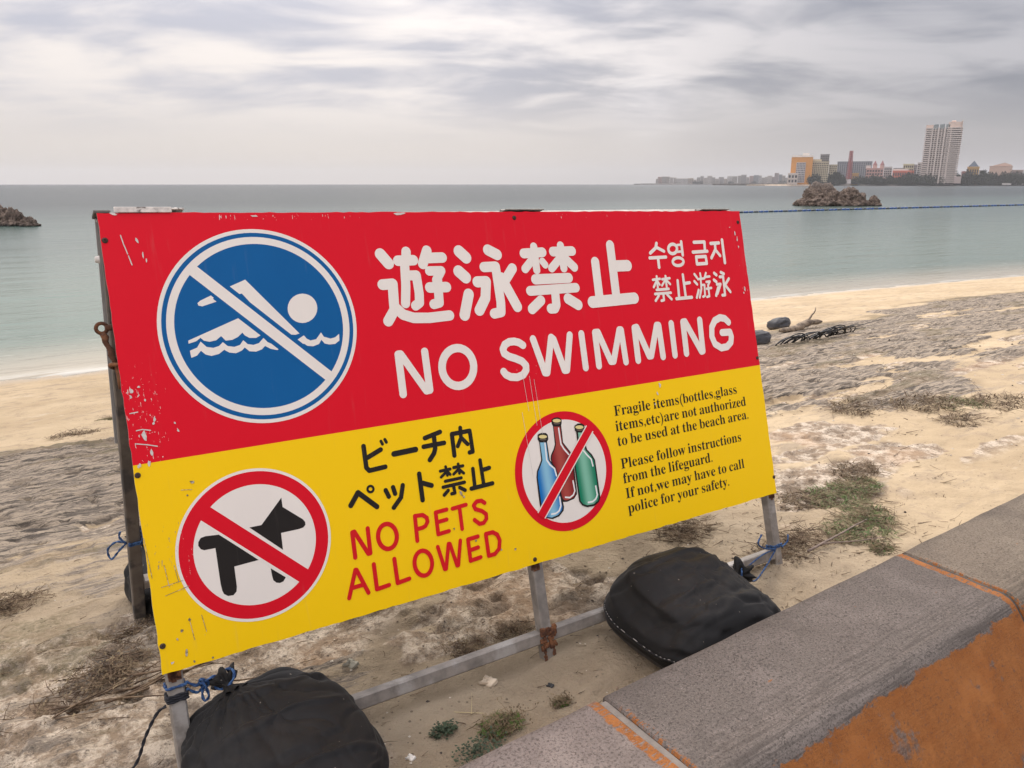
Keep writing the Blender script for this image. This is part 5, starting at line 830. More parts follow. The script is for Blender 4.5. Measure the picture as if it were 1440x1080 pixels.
# stitched hem round the left end of that bag
mb = MB(); vi = 62; ring = [Vector(LASTBAG[vi, int(round(k))]) for k in np.linspace(82, 150, 60)]
for k in range(0, 58, 2):
    o_ = Vector((-.0028, -.0012, .0012)); mb.tube([ring[k]+o_, ring[k]*.35+ring[k+1]*.65+o_], .0011, 5)
o = mb.build('stitching', M_STITCH, b2); tag(o, None, None, None, 'stuff')
mb = MB(); mb.tube([p_+Vector((-.002, 0, -.003)) for p_ in ring], .0032, 6); mb.build('seam', BAGM, b2, smooth=True)
b3, n3_ = bag('dark sandbag behind the sign at the foot of the left rear leg', .395, -2.285, R_(8), .19, .14, .175, (-.10, .09), 13, folds=14, detail=(110, 60))
neck_part(b3, n3_, (-.4, .5, .8), .015, .05)
b4, n4_ = bag('black sandbag hidden behind the right side of the sign', 1.75, -2.0, R_(-5), .20, .14, .17, (.12, .08), 17, folds=14, detail=(80, 40))
neck_part(b4, n4_, (.4, .5, .8), .015, .05)
# cords
legL = lambda z: SW(.0215, .0195, z)
nk1 = b1.matrix_basis @ (n1_+Vector((-.006, .022, .006)))
nk1 = Matrix.Translation(b1.location) @ Matrix.Rotation(b1.rotation_euler.z, 4, 'Z') @ (n1_+Vector((-.006, .026, .010)))
cA = SW(.040, .004, -.938); mid_ = cA.lerp(nk1, .45)+Vector((0, 0, -.004))
cord('blue cord tying the left leg to its sandbag, with a knot in the middle', [wrap(legL(-.945), eV, .034, 24, 1.6), [cA, cA.lerp(nk1, .25)+Vector((0, 0, -.010)), mid_, cA.lerp(nk1, .75)+Vector((0, 0, .008)), nk1],
     [SW(.040, .004, -.952), cA.lerp(nk1, .25)+Vector((0, 0, -.026)), mid_+Vector((0, 0, -.010)), cA.lerp(nk1, .75)+Vector((0, 0, -.006)), nk1],
     [mid_+Vector((-.008, -.004, 0)), mid_+Vector((0, -.010, .014)), mid_+Vector((.010, -.004, .004)), mid_+Vector((.002, .002, -.014)), mid_+Vector((-.010, -.002, -.002)), mid_+Vector((.004, -.012, .006)), mid_+Vector((.012, -.010, -.022)), mid_+Vector((.004, -.012, -.034)), mid_+Vector((-.001, -.010, -.020)), mid_+Vector((.004, -.006, .0))],
     [nk1+Vector((.02*math.cos(t), .012*math.sin(t), .016*math.sin(t+.5))) for t in np.linspace(0, 9, 20)]], .0026, CORD_B, legL(-.945))
kk = legL(-.972)
e0 = SW(-.002, -.004, -.970)
cord('black cord knotted round the left leg with its end trailing on the sand', [wrap(kk, eV, .036, 24, 3.2, .005), [e0, e0+Vector((-.016, -.006, -.012)), e0+Vector((-.038, -.018, -.055)), e0+Vector((-.056, -.030, -.105)), e0+Vector((-.088, -.045, -.140)), e0+Vector((-.116, -.058, -.158))],
     [e0+Vector((-.116, -.058, -.158))+Vector((.006*math.cos(t), .004*math.sin(t), .005*math.sin(2*t))) for t in np.linspace(0, 9, 16)], [e0+Vector((-.116, -.058, -.158)), e0+Vector((-.122, -.066, -.168)), e0+Vector((-.120, -.072, -.176))]], .0028, CORD_K, kk)
Wb2 = Matrix.Translation(b2.location) @ Matrix.Rotation(b2.rotation_euler.z, 4, 'Z')
nk2 = Wb2 @ Vector((.215, .036, .130)); lr = SW(1.797, .0195, -1.085); fr_ = SW(1.78, .000, -1.085)
cord('blue cord looped round the right leg above its sandbag', [wrap(lr, eV, .034, 24, 2.3, .006), [fr_, fr_.lerp(nk2, .4)+Vector((0, 0, .012)), nk2], [fr_, fr_.lerp(nk2, .3)+Vector((0, -.01, -.03)), fr_.lerp(nk2, .6)+Vector((0, -.01, -.052)), fr_.lerp(nk2, .9)+Vector((0, 0, -.012))],
     [fr_, fr_.lerp(nk2, .35)+Vector((0, 0, .03)), fr_.lerp(nk2, .55)+Vector((0, 0, .06)), fr_.lerp(nk2, .48)+Vector((0, 0, .085))],
     [SW(1.812, .002, -1.085), SW(1.835, -.004, -1.070), SW(1.842, -.004, -1.05)], [nk2+Vector((.004*math.sin(t), .019*math.cos(t), .019*math.sin(t))) for t in np.linspace(0, 12, 26)]], .0024, CORD_B, lr)
rl = top.lerp(RF, .755); rax = upR
cord('thin blue cord tied in a loop on the left rear leg', [wrap(rl, rax, .035, 24, 2.4, .006), [rl+Vector((-.020, -.012, 0)), rl+Vector((-.045, -.014, .004)), rl+Vector((-.070, -.014, -.018)), rl+Vector((-.064, -.014, -.045)), rl+Vector((-.040, -.013, -.020)), rl+Vector((-.020, -.012, 0))],
     [rl+Vector((-.020, -.014, 0)), rl+Vector((-.034, -.016, .018)), rl+Vector((-.030, -.016, .034))], [rl+Vector((.018, -.016, 0)), rl+Vector((.028, -.018, .020)), rl+Vector((.026, -.016, .045))]], .0026, CORD_B, rl)

# ================================================================== THINGS LYING ON THE BEACH
def gp_(a, b, dz=0): return P3(a, b, hz_(a, b)+dz)
for (lab, a, b, L, rz) in (('dark grey sandbag lying farther off beside the driftwood', 7.59, -5.52, .20, R_(8)), ('dark grey sandbag lying nearest the right edge of the sign', 5.96, -4.60, .20, R_(-4))):
    r_, n_ = bag(lab, a, b, rz, L, .085, .13, (L*.9, 0), int(a*3), ex=.7, folds=10, m_=BAGM2, group=None, detail=(70, 40))
mb = MB(); rr = random.Random(11)
def twig(mb, p, d, L, r, bend=.25, n=6, mi=0, sides=5, rnd=rr, ground=True, tap=.4):
    p = Vector(p); d = Vector(d).normalized(); pts = [p.copy()]; rs = [r]
    for k in range(n):
        d = (d+Vector((rnd.uniform(-1, 1), rnd.uniform(-1, 1), rnd.uniform(-1, 1)*.5))*bend).normalized(); p = p+d*L/n
        pts.append(p.copy()); rs.append(r*(1-(1-tap)*(k+1)/n))
    mb.tube(pts, rs, sides, mi); return pts
M_WOOD = mat('bleached driftwood', (.26, .20, .14), .9, .3, 12, .004, 80, color2=(.12, .09, .065), c2scale=20, stretch=(1, 1, 1))
M_TWIG = mat('dry brown root', (.085, .052, .030), .95, .5, 40, color2=(.20, .14, .085), c2scale=25); M_BLACKPIPE = mat('black plastic strap', (.018, .017, .017), .35, .3, 20)
c0 = gp_(7.30, -5.02); mb.tube([c0+Vector((A[0]*t*.75-B[0]*.03*math.sin(t*6), A[1]*t*.75, .04+.05*t*(1-.2*t)+.012*math.sin(t*9)))-c0 for t in np.linspace(-.5, .5, 14)], [.012+.03*math.sin(math.pi*(k+.6)/14.5)+.006*math.sin(k*2.3) for k in range(14)], 10)
for k in range(1): twig(mb, (A[0]*(.1+.1*k), A[1]*(.1+.1*k), .08), (A[0], A[1], .5), .22, .014)
tag(mb.build('driftwood', M_WOOD, None, smooth=True, loc=c0), 'weathered driftwood log beyond the coil of black straps', 'driftwood')
mb = MB(); c0 = gp_(6.60, -4.33)
for k in range(20):
    t0 = rr.uniform(-.55, .35); R0 = rr.uniform(.07, .15); ph = rr.uniform(0, 3); el_ = rr.uniform(.5, 1.0)
    cx = Vector((A[0]*t0, A[1]*t0, .0)); pts = []
    for j in range(15):
        t = j/14*math.pi*rr.uniform(1.0, 1.05)
        pts.append(cx+Vector((A[0]*math.cos(t)*R0*1.6+B[0]*math.sin(ph)*R0*math.sin(t)*.7, A[1]*math.cos(t)*R0*1.6+B[1]*math.sin(ph)*R0*math.sin(t)*.7, math.sin(t)*R0*el_+.006)))
    mb.tube(pts, .0065, 5)
for k in range(9): twig(mb, (A[0]*.15, A[1]*.15, .015+.006*k), (A[0], A[1], rr.uniform(-.10, .02)), rr.uniform(.3, .75), .006, .10)
tag(mb.build('strap_tangle', M_BLACKPIPE, None, smooth=True, loc=c0), 'tangled heap of shiny black straps on the rock shelf', 'strap')

# ---- plants
M_GRASS = mat('beach grass', (.060, .098, .014), .8, .4, 30, color2=(.13, .125, .045), c2scale=14); M_DRY = mat('dry grass', (.115, .08, .042), .9, .4, 30, color2=(.24, .18, .10), c2scale=14)
M_LEAF = mat('dark green creeping leaves', (.035, .055, .025), .7, .4, 40)
def tuft_mesh(seed, n, R0, L, lean, wid=.0022):
    r_ = random.Random(seed); mb = MB(); mg = []
    for k in range(n):
        a_ = r_.uniform(0, 6.28); rad = R0*math.sqrt(r_.random()); p = Vector((rad*math.cos(a_)*1.5, rad*math.sin(a_), -.004))
        h_ = r_.uniform(0, 6.28); ln = L*r_.uniform(.4, 1.15); up_ = r_.uniform(.25, 1)*(1-lean)+.12; d = Vector((math.cos(h_), math.sin(h_), up_*1.6)).normalized()
        sd_ = Vector((-math.sin(h_), math.cos(h_), 0)); w_ = wid*r_.uniform(.6, 1.3); vs = []
        for j in range(4):
            vs += [p-sd_*w_*(1-j/3.3), p+sd_*w_*(1-j/3.3)]; p = p+d*ln/3; d = (d+Vector((0, 0, -.42))).normalized()
            if p.z < .002: p.z = .002+r_.random()*.004
        mb.add(vs, [(0, 1, 3, 2), (2, 3, 5, 4), (4, 5, 7, 6)], 0 if r_.random() < .6 else 1)
    return mb
def weed_mesh(seed, n, R0, rise=.35):
    r_ = random.Random(seed); mb = MB()
    for k in range(n):
        a_ = r_.uniform(0, 6.28); rad = R0*r_.random()**.8; p = Vector((rad*math.cos(a_)*1.5, rad*math.sin(a_), .002+.012*r_.random()))
        h_ = r_.uniform(0, 6.28); pts = twig(mb, p, (math.cos(h_), math.sin(h_), r_.uniform(-.05, rise)), r_.uniform(.3, 1)*R0*.9, r_.uniform(.0007, .0018), .35, 4, 0, 3, r_)
        if r_.random() < .4:
            p_ = pts[-1]
            for z_ in range(3):
                q_ = p_+Vector((r_.uniform(-.006, .006), r_.uniform(-.006, .006), r_.uniform(-.002, .006))); mb.add([q_, q_+Vector((.005, .002, .001)), q_+Vector((.003, .006, .002))], [(0, 1, 2)], 1)
    return mb
def leaf_mesh(seed, n, R0):
    r_ = random.Random(seed); mb = MB()
    for k in range(n):
        a_ = r_.uniform(0, 6.28); rad = R0*r_.random()**.7; p = Vector((rad*math.cos(a_)*1.9, rad*math.sin(a_), r_.uniform(.002, .022)))
        h_ = r_.uniform(0, 6.28); u = Vector((math.cos(h_), math.sin(h_), r_.uniform(-.3, .5)))*r_.uniform(.004, .009); v = Vector((-math.sin(h_), math.cos(h_), r_.uniform(-.2, .2)))*.0032
        mb.add([p, p+u*.5+v, p+u, p+u*.5-v], [(0, 1, 2, 3)], 0)
    return mb
plants = [  # kind, a, b, size, label
 ('g', 2.64, -1.575, .10, 'upper clump of the green grass patch right of the sign'), ('g', 2.80, -1.60, .08, 'grass clump at the far right of the patch beside the sign'),
 ('g', 2.45, -1.365, .10, 'lower green clump trailing towards the wall, right of the sign'), ('g', 2.56, -1.41, .075, 'dense green clump in the middle of the patch right of the sign'), ('d', 2.52, -1.64, .09, 'brownish dry clump nearest the right edge of the sign'),
 ('d', 2.95, -1.70, .08, 'thin dry clump behind the green patch'), ('g', 2.365, -1.235, .035, 'small bright grass tuft at the foot of the wall by the far joint'),
 ('d', 4.24, -2.09, .15, 'dry tuft on the sand well behind the green patch'), ('g', 4.42, -1.97, .12, 'green tuft on the sand near the right edge of the view'), ('d', 4.62, -1.84, .14, 'dry brown tuft at the right edge of the view'),
 ('d', 3.92, -2.28, .14, 'dry weeds at the edge of the grey rock, right of the sign'), ('d', 4.10, -1.80, .10, 'low dry scrub right of centre on the sand'), ('d', 2.015, -1.40, .075, 'dry weeds round the foot of the right leg'), ('w', 2.16, -1.42, .09, 'brown root litter beside the foot of the right leg'),
 ('w', 1.905, -1.70, .08, 'dark twiggy litter just under the lower right of the board'), ('w', .905, -1.53, .040, 'round ball of dry roots in the sand behind the front bar'), ('w', 1.06, -1.545, .045, 'small withered weed left of the middle leg'),
 ('g', .815, -1.232, .035, 'small green grass tuft at the wall below the middle leg'), ('l', .735, -1.195, .035, 'dark creeping plant against the foot of the wall'), ('l', .70, -1.29, .018, 'tiny dark sprig on the sand below the front bar'), ('g', .985, -1.225, .014, 'tiny grass sprout near the wall right of the middle leg'),
 ('w', .035, -1.84, .11, 'large heap of dry brown roots on the rock at the bottom left'), ('w', .13, -1.95, .08, 'loose dry roots at the top of the bottom left heap'), ('w', .20, -2.10, .05, 'dry weed beside the foot of the left rear leg'), ('w', -.08, -2.55, .07, 'brown weed in a hollow of the rock at the left edge'),
 ('d', .35, -5.75, .10, 'brown grass at the far edge of the rock left of the sign'), ('g', .62, -6.3, .05, 'small green weed on the sand far left of the sign')]
for i_, (k_, a, b, R0, lab) in enumerate(plants):
    if k_ in 'gd':
        mb = tuft_mesh(i_+20, int(430 if k_ == 'g' else 260), R0, R0*.62, .62 if k_ == 'g' else .5, 0.0018+R0*.011); ms = [M_GRASS, M_DRY] if k_ == 'g' else [M_DRY, M_TWIG]; nm, ct = 'grass_tuft', 'grass tuft'
        w2 = weed_mesh(i_, 70, R0*1.2, .12); o_ = len(mb.v); mb.v += w2.v; mb.f += [tuple(q_+o_ for q_ in f) for f in w2.f]; mb.mi += [1]*len(w2.f)
    elif k_ == 'w': mb = weed_mesh(i_+40, 260 if R0 > .06 else 150, R0, .4 if R0 < .05 else .22); ms = [M_TWIG, M_DRY]; nm, ct = 'dry_weed', 'dry weed'
    else: mb = leaf_mesh(i_, 220, R0); ms = [M_LEAF]; nm, ct = 'creeping_plant', 'plant'
    o = mb.build(nm, ms, None, loc=gp_(a, b)); tag(o, lab, ct); o.rotation_euler.z = ROTZ
rr = random.Random(5)
# thicker roots lying across the heap at the left
mb = MB(); c0 = gp_(.035, -1.84)
for k in range(16):
    t_ = rr.uniform(-.12, .16); p_ = Vector((A[0]*t_+B[0]*rr.uniform(-.05, .08), A[1]*t_+B[1]*rr.uniform(-.05, .08), rr.uniform(.012, .035)))
    twig(mb, p_, (A[0]+rr.uniform(-.5, .5), A[1]+rr.uniform(-.5, .5), rr.uniform(-.05, .08)), rr.uniform(.12, .30), rr.uniform(.0018, .004), .16, 7)
tag(mb.build('root_bundle', M_TWIG, None, smooth=True, loc=c0), 'thicker brown root stems lying across the bottom left heap', 'roots')
mb = MB(); c0 = gp_(2.16, -1.33, .012); twig(mb, (-.05, -.02, 0), (A[0]*1.0, A[1]*.9+.1, .03), .42, .005, .08, 9); twig(mb, (.02, .03, .002), (A[0], A[1]*.2, .02), .22, .003, .1, 7)
tag(mb.build('stick', mat('grey stick', (.20, .15, .12), .9, .3, 30), None, smooth=True, loc=c0), 'long thin grey stick lying right of the right leg', 'stick')
mb = MB(); c0 = gp_(.80, -1.33, .006)
twig(mb, (-.10, -.02, 0), (A[0], -.05, .0), .20, .0012, .03, 6); twig(mb, (0, -.03, 0), (0, 1, .1), .07, .001, .05, 4)
tag(mb.build('straw', mat('pale straw', (.50, .40, .22), .8), None, loc=c0), 'two pale straws crossed on the sand below the front bar', 'straw')
# loose litter nobody could count: twigs, specks and small stones
def scatter(n, fa, fb, seed):
    r_ = np.random.default_rng(seed); a = fa(r_, n); b = fb(r_, n); return a, b, height(a, b)
mb = MB(); r_ = np.random.default_rng(3); n = 2600
a = np.concatenate([r_.uniform(-1.2, 4.5, n//2), r_.normal(2.4, .7, n//4), r_.uniform(3, 7, n//4)]); b = np.concatenate([r_.uniform(-3.0, -1.06, n//2), r_.uniform(-2.1, -1.1, n//4), r_.uniform(-4, -1.2, n//4)])
ok_ = fbm(a*1.3, b*1.3, 3, 500)+.25*fbm(a*6, b*6, 2, 510) > .62; a, b = a[ok_], b[ok_]; zz = height(a, b)
rr = random.Random(9)
for a_, b_, z_ in zip(a, b, zz):
    h_ = rr.uniform(0, 6.28) if rr.random() < .4 else ROTZ+rr.uniform(-.5, .5); p_ = P3(a_, b_, z_+.003); L_ = rr.choice((.01, .015, .02, .03, .05))*rr.uniform(.6, 1.3)*(1+.15*max(0, a_))
    twig(mb, p_, (math.cos(h_), math.sin(h_), rr.uniform(-.02, .12)), L_, rr.uniform(.0006, .0016)*(1+.1*max(0, a_)), .25, 3, rr.choice((0, 0, 1)), 3, rr)
tag(mb.build('beach_litter', [M_TWIG, M_DRY]), 'scattered dry twigs and plant bits on the sand', None, None, 'stuff')
mb = MB(); n = 2600; a = np.concatenate([r_.uniform(-1.0, 2.2, n*2//3), r_.uniform(2, 8, n-n*2//3)]); b = np.concatenate([r_.uniform(-2.6, -1.05, n*2//3), r_.uniform(-4.6, -1.3, n-n*2//3)])
ok_ = fbm(a*2, b*2, 3, 600) > .5; a, b = a[ok_], b[ok_]; zz = height(a, b)
OCT = [(1, 0, 0), (-1, 0, 0), (0, 1, 0), (0, -1, 0), (0, 0, 1), (0, 0, -1)]; OF = [(0, 2, 4), (2, 1, 4), (1, 3, 4), (3, 0, 4), (2, 0, 5), (1, 2, 5), (3, 1, 5), (0, 3, 5)]
for a_, b_, z_ in zip(a, b, zz):
    s_ = rr.uniform(.001, .0045)*(1+.25*max(0, a_)); p_ = P3(a_, b_, z_+s_*.2); an = rr.uniform(0, 3)
    mb.add([p_+Vector((x*math.cos(an)-y*math.sin(an), x*math.sin(an)+y*math.cos(an), z*.6))*s_*rr.uniform(.6, 1.3) for x, y, z in OCT], OF, rr.choice((0, 0, 1, 2)))
tag(mb.build('pebbles', [mat('pale pebble', (.55, .48, .38), .9, .2, 3), mat('brown pebble', (.22, .16, .11), .9, .3, 3), mat('dark bit', (.06, .045, .035), .9, .3, 3)]), 'tiny stones and shell bits strewn over the sand', None, None, 'stuff')
for a_, b_, s_, lab, mt in ((.60, -1.255, .008, 'small white shell fragment near the lower sandbag', (.80, .76, .68)), (.62, -1.62, .014, 'small grey upright stone just below the board, behind the front bar', (.30, .28, .22)), (1.0, -1.29, .007, 'small black pebble between the middle leg and the wall', (.04, .04, .04)), (.88, -1.385, .016, 'angular pale stone below the front bar', (.55, .45, .33))):
    import mathutils
    mb = MB(); n = 10
    for j in range(5):
        for k in range(n):
            th = math.pi*(j+.5)/5; ph = 2*math.pi*k/n; r0 = s_*(1+.35*math.sin(k*2.1+j*1.3)); mb.v.append((r0*math.sin(th)*math.cos(ph)*1.3, r0*math.sin(th)*math.sin(ph), r0*math.cos(th)*.7))
    mb.f = [(j*n+k, j*n+(k+1) % n, (j+1)*n+(k+1) % n, (j+1)*n+k)[::-1] for j in range(4) for k in range(n)]+[tuple(range(n)), tuple(4*n+k for k in range(n))[::-1]]; mb.mi = [0]*len(mb.f)
    tag(mb.build('stone', mat('stone', mt, .85, .2, 60), None, loc=gp_(a_, b_, s_*.2)), lab, 'stone')

# ================================================================== SEA ROCKS
from mathutils import noise as mn
import bmesh
def rock(label, x, y, w_, d_, h_, seed, blocks=None, top=.55):
    bm = bmesh.new(); bmesh.ops.create_icosphere(bm, subdivisions=6, radius=1)
    for v in bm.verts:
        p = v.co.normalized(); s_ = Vector((seed*3.1, seed*1.7, seed*.9))
        q_ = p*1.6+s_; f = 1+.24*mn.fractal(q_, 1, 2, 5)+.10*mn.fractal(q_*4, 1, 2, 4)
        lay = .05*math.sin(p.z*16+2*mn.noise(q_*1.5))+.04*(abs(mn.noise(q_*5))-.3)
        f += lay; z = p.z*f
        prof = 1.0-top*max(0, z)**1.3
        v.co = Vector((p.x*f*w_/2*prof*(1.12 if z < .2 else 1), p.y*f*d_/2*prof, (abs(z)**.75 if z > 0 else z*.3)*h_*.95))
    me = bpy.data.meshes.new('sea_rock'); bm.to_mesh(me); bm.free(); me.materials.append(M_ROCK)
    me.polygons.foreach_set('use_smooth', [False]*len(me.polygons))
    o = bpy.data.objects.new('sea_rock', me); COL.objects.link(o); o.location = (x, y, -.05); return tag(o, label, 'rock')
m = bpy.data.materials.new('sea rock'); m.use_nodes = True; q = NT(m.node_tree); q.n.clear(); ob = q.new('ShaderNodeTexCoord').outputs['Object']
sz = q.new('ShaderNodeSeparateXYZ'); q.l.new(ob, sz.inputs[0]); n_ = q.noise(ob, 2.2, 6, .65); n2 = q.noise(q.map(ob, scale=(1.5, 1.5, 6)), 1.0, 5, .65)
c = q.mix(q.ss(n_, .35, .65), (.095, .066, .050), (.26, .195, .15)); c = q.mix(q.m('MULTIPLY', q.ss(n2, .5, .65), .6), c, (.05, .04, .035))
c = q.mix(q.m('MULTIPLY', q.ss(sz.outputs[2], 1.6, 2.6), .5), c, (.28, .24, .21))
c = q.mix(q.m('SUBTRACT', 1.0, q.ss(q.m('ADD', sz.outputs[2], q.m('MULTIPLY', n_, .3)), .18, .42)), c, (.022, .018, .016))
p = q.new('ShaderNodeBsdfPrincipled', inp={'Base Color': c, 'Roughness': .9}); b_ = q.new('ShaderNodeBump', inp={'Strength': 1.0, 'Distance': .15, 'Height': q.noise(ob, 5, 6, .7)}); q.l.new(b_.outputs[0], p.inputs['Normal'])
q.l.new(p.outputs[0], q.new('ShaderNodeOutputMaterial').inputs[0]); M_ROCK = m
DR = 86.0; fx = lambda px_, D_: (px_-720)*D_*.0009
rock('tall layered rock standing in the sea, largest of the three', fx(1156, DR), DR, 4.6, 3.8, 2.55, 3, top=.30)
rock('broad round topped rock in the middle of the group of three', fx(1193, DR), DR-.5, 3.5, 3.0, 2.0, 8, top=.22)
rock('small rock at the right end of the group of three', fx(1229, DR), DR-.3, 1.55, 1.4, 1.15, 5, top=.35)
rock('low shelf of rock at the left foot of the tallest sea rock', fx(1144, DR), DR-1.0, 2.6, 2.2, .55, 14, top=.2)
for (px_, D_, w_, h_, sd_, lab) in ((-14, 45, 2.2, 1.25, 21, 'dark jagged sea rock at the left edge of the view, tallest block'), (12, 44.5, 1.3, 1.05, 22, 'blocky sea rock second from the open water on the left'), (32, 44, .95, .62, 23, 'lowest right hand block of the left sea rocks'), (-60, 46, 2.6, 1.3, 24, 'sea rock just past the left edge of the view')):
    rock(lab, fx(px_, D_), D_, w_, w_*.8, h_, sd_, top=.3)
# ---- float line of the swimming area
M_FB = mat('blue float', (.012, .06, .22), .45, .2, 3); M_FD = mat('dark float', (.03, .04, .055), .5, .3, 3); M_LN = mat('float line rope', (.05, .07, .10), .8)
pA, pB = Vector((14.0, 60.6, .03)), Vector((57, 87.4, .03)); dA = (pB-pA).normalized(); pS = pA-dA*30; LT = 130
fl = empty('float_line', pS, 0, 'line of blue and dark floats strung across the bay', 'float line')
n_f = int(LT/.62); fmesh = {}
def bowl(t): return Vector((.5*math.sin(t*.045)-.4, 0, 0))+Vector((0, 1.1*math.sin(t*.03+.6), 0))
rp = [dA*(k*1.0)+bowl(k*1.0) for k in range(LT+1)]; mb = MB(); mb.tube(rp, .025, 5); mb.build('rope', M_LN, fl)
for k in range(n_f):
    key = k % 3 == 0 and 'd' or 'b'
    if key not in fmesh:
        mb = MB(); mb.tube([(-.22, 0, 0), (-.18, 0, 0), (.18, 0, 0), (.22, 0, 0)], [.05, .105, .105, .05], 10); o = mb.build('float', M_FD if key == 'd' else M_FB, fl, smooth=True); fmesh[key] = o.data
    else: o = bpy.data.objects.new('float', fmesh[key]); COL.objects.link(o); o.parent = fl
    t = k*.62+.3; o.location = dA*t+bowl(t)+Vector((0, 0, .01)); o.rotation_euler.z = math.atan2(dA.y, dA.x)

# ================================================================== FAR SHORE
def zf(py_, D_):
    t = (540-py_)/1075; c_, s_ = math.cos(PITCH), math.sin(PITCH); return CAMZ+D_*(t*c_-s_)/(c_+t*s_)
m_shore = mat('seawall stone', (.13, .115, .10), .95, .35, .06, 0, color2=(.07, .06, .05), c2scale=.12); m_sandf = mat('far sand', (.42, .33, .24), .95, .15, .05)
m_low = mat('far low land', (.09, .085, .075), .95, .3, .05)
def strip(name, x0, x1, D_, z0, z1, depth, m_, label):
    mb = MB(); n = 60; vs = []
    for k in range(n+1):
        x = x0+(x1-x0)*k/n; wz = (z1-z0)*.12*math.sin(k*1.7)+(z1-z0)*.08*math.sin(k*.6); sl = (z1-z0)*2.2
        vs += [(x, D_+2*math.sin(k*.9), z0), (x, D_+sl, z1+wz), (x, D_+sl+depth, z1), (x, D_+sl+depth, z0)]
    mb.add(vs, [f for k in range(n) for f in ((4*k, 4*k+4, 4*k+5, 4*k+1), (4*k+1, 4*k+5, 4*k+6, 4*k+2), (4*k+2, 4*k+6, 4*k+7, 4*k+3))]+[(0, 1, 2, 3), (4*n+3, 4*n+2, 4*n+1, 4*n)])
    return tag(mb.build(name, m_), label, None, None, 'structure')
D1 = 1200.0
strip('far_shore', fx(1122, D1), fx(1900, D1), D1, -1, 3.6, 500, m_shore, 'stone revetment and made ground of the resort shore')
strip('far_beach', fx(1076, D1-12), fx(1140, D1-12), D1-14, -1, 1.6, 90, m_sandf, 'pale beach below the orange hotel')
strip('peninsula', fx(912, 2600), fx(1130, 2600), 2600, -2, 4.0, 300, m_low, 'low dark peninsula across the bay')
strip('peninsula_tip', fx(900, 2605), fx(925, 2605), 2612, -2, 1.6, 60, m_low, 'low tip of the peninsula')
def facade(mb, x0, x1, y, z0, z1, nx, nz, pier, slab, depth=1.2, mi=0):
    for k in range(nx+1):
        x = x0+(x1-x0)*k/nx; mb.box((x, y-depth/2, (z0+z1)/2), (pier, depth, z1-z0), None, mi)
    for k in range(nz+1):
        z = z0+(z1-z0)*k/nz; mb.box(((x0+x1)/2, y-depth*.45, z), (x1-x0, depth*.9, slab), None, mi)
def M_(name, c, v=.06): return mat(name, c, .8, v, .3)
m_glass = mat('far window dark', (.075, .075, .08), .4, .3, .4)
def house(name, label, cat, x0, x1, pyt, D_, depth, col, nx=0, nz=0, pier=.5, slab=.7, group=None, body=None, z0=3.2, crown=None, inset=.4):
    X0, X1 = fx(x0, D_), fx(x1, D_); zt = zf(pyt, D_); w_ = X1-X0
    th_ = math.atan2((X0+X1)/2, D_); w_ *= math.cos(th_)
    root = empty(name, ((X0+X1)/2, D_, z0), -th_, label, cat, group)
    mc = M_(name+' render', col); mb = MB(); H_ = zt-z0
    mb.box((0, depth/2, H_/2-1), (w_, depth, H_+2)); mb.build('wall', M_(name+' body', body) if body else mc, root)
    if nx:
        mb = MB(); facade(mb, -w_/2+inset, w_/2-inset, -.02, H_*.10, H_-1.2, nx, nz, pier, slab); tag(mb.build('balcony_grid', mc, root), None, None, None, 'stuff')
        if not body:
            mb = MB(); bw = (w_-2*inset)/nx; bh = (H_*.9-1.2)/nz
            for i_ in range(nx):
                for j in range(nz): mb.box((-w_/2+inset+bw*(i_+.5), -.10, H_*.10+bh*(j+.5)), (bw*.62, .16, bh*.55))
            tag(mb.build('window_pane', m_glass, root), None, None, None, 'stuff')
    mb = MB(); mb.box((0, depth/2, H_+.35+.01), (w_+.8, depth+.8, .7)); mb.build('roof', M_(name+' roof', crown or col), root)
    return root, w_, H_
CRM = (.52, .44, .30); PNK = (.50, .36, .32)
# orange hotel
r, w_, H_ = house('orange_hotel', 'orange hotel block with a white roof terrace at the left end of the resort', 'hotel', 1110, 1140, 221, 1205, 40, (.62, .27, .055), body=None, crown=(.68, .62, .54), inset=9.5, nx=0)
mb = MB(); mb.box((-1.0, -.35, H_*.42), (12.5, .7, H_*.76)); mb.build('window_bay', m_glass, r)
mb = MB(); facade(mb, -7.25, 5.25, -.72, H_*.05, H_*.79, 6, 9, .75, 1.0, .8); tag(mb.build('balcony_grid', M_('grey white balcony', (.50, .46, .45)), r), None, None, None, 'stuff')
mb = MB(); mb.box((0, 18, H_+1.7), (w_-1, 34, 2.4)); mb.box((5, 16, H_+4.4), (9, 12, 3.6)); mb.build('roof_house', M_('white roof house', (.70, .63, .56)), r)
house('hotel_annexe', 'low white annexe at the waterside below the orange hotel', 'building', 1107, 1121, 244, 1192, 12, (.66, .58, .52), 3, 2, .6, .8, z0=1.8)
r, w_, H_ = house('cream_hotel', 'cream hotel with rows of dark windows right of the orange hotel', 'hotel', 1139.5, 1163, 227.5, 1203, 38, CRM, 9, 9, .75, 1.1, body=(.13, .11, .085))
mb = MB(); mb.box((-5.5, 15, H_+2.0), (13, 22, 3.6)); mb.build('roof_house', M_('cream roof house', CRM), r)
r, w_, H_ = house('cream_hotel_wing', 'lower stepped wing at the right end of the cream hotel', 'hotel', 1163.4, 1175, 232, 1204, 36, CRM, 4, 8, .75, 1.1, body=(.13, .11, .085))
house('grey_roof_tower', 'dark grey block rising behind the cream hotel', 'building', 1150, 1162.5, 217.5, 1250, 20, (.20, .19, .19), 5, 12, .5, .7)
house('grey_slab_hotel', 'long grey slab hotel with vertical ribs behind the red mast', 'hotel', 1174.5, 1223, 227.5, 1290, 24, (.27, .28, .30), 16, 9, 1.3, .5, body=(.13, .14, .155))
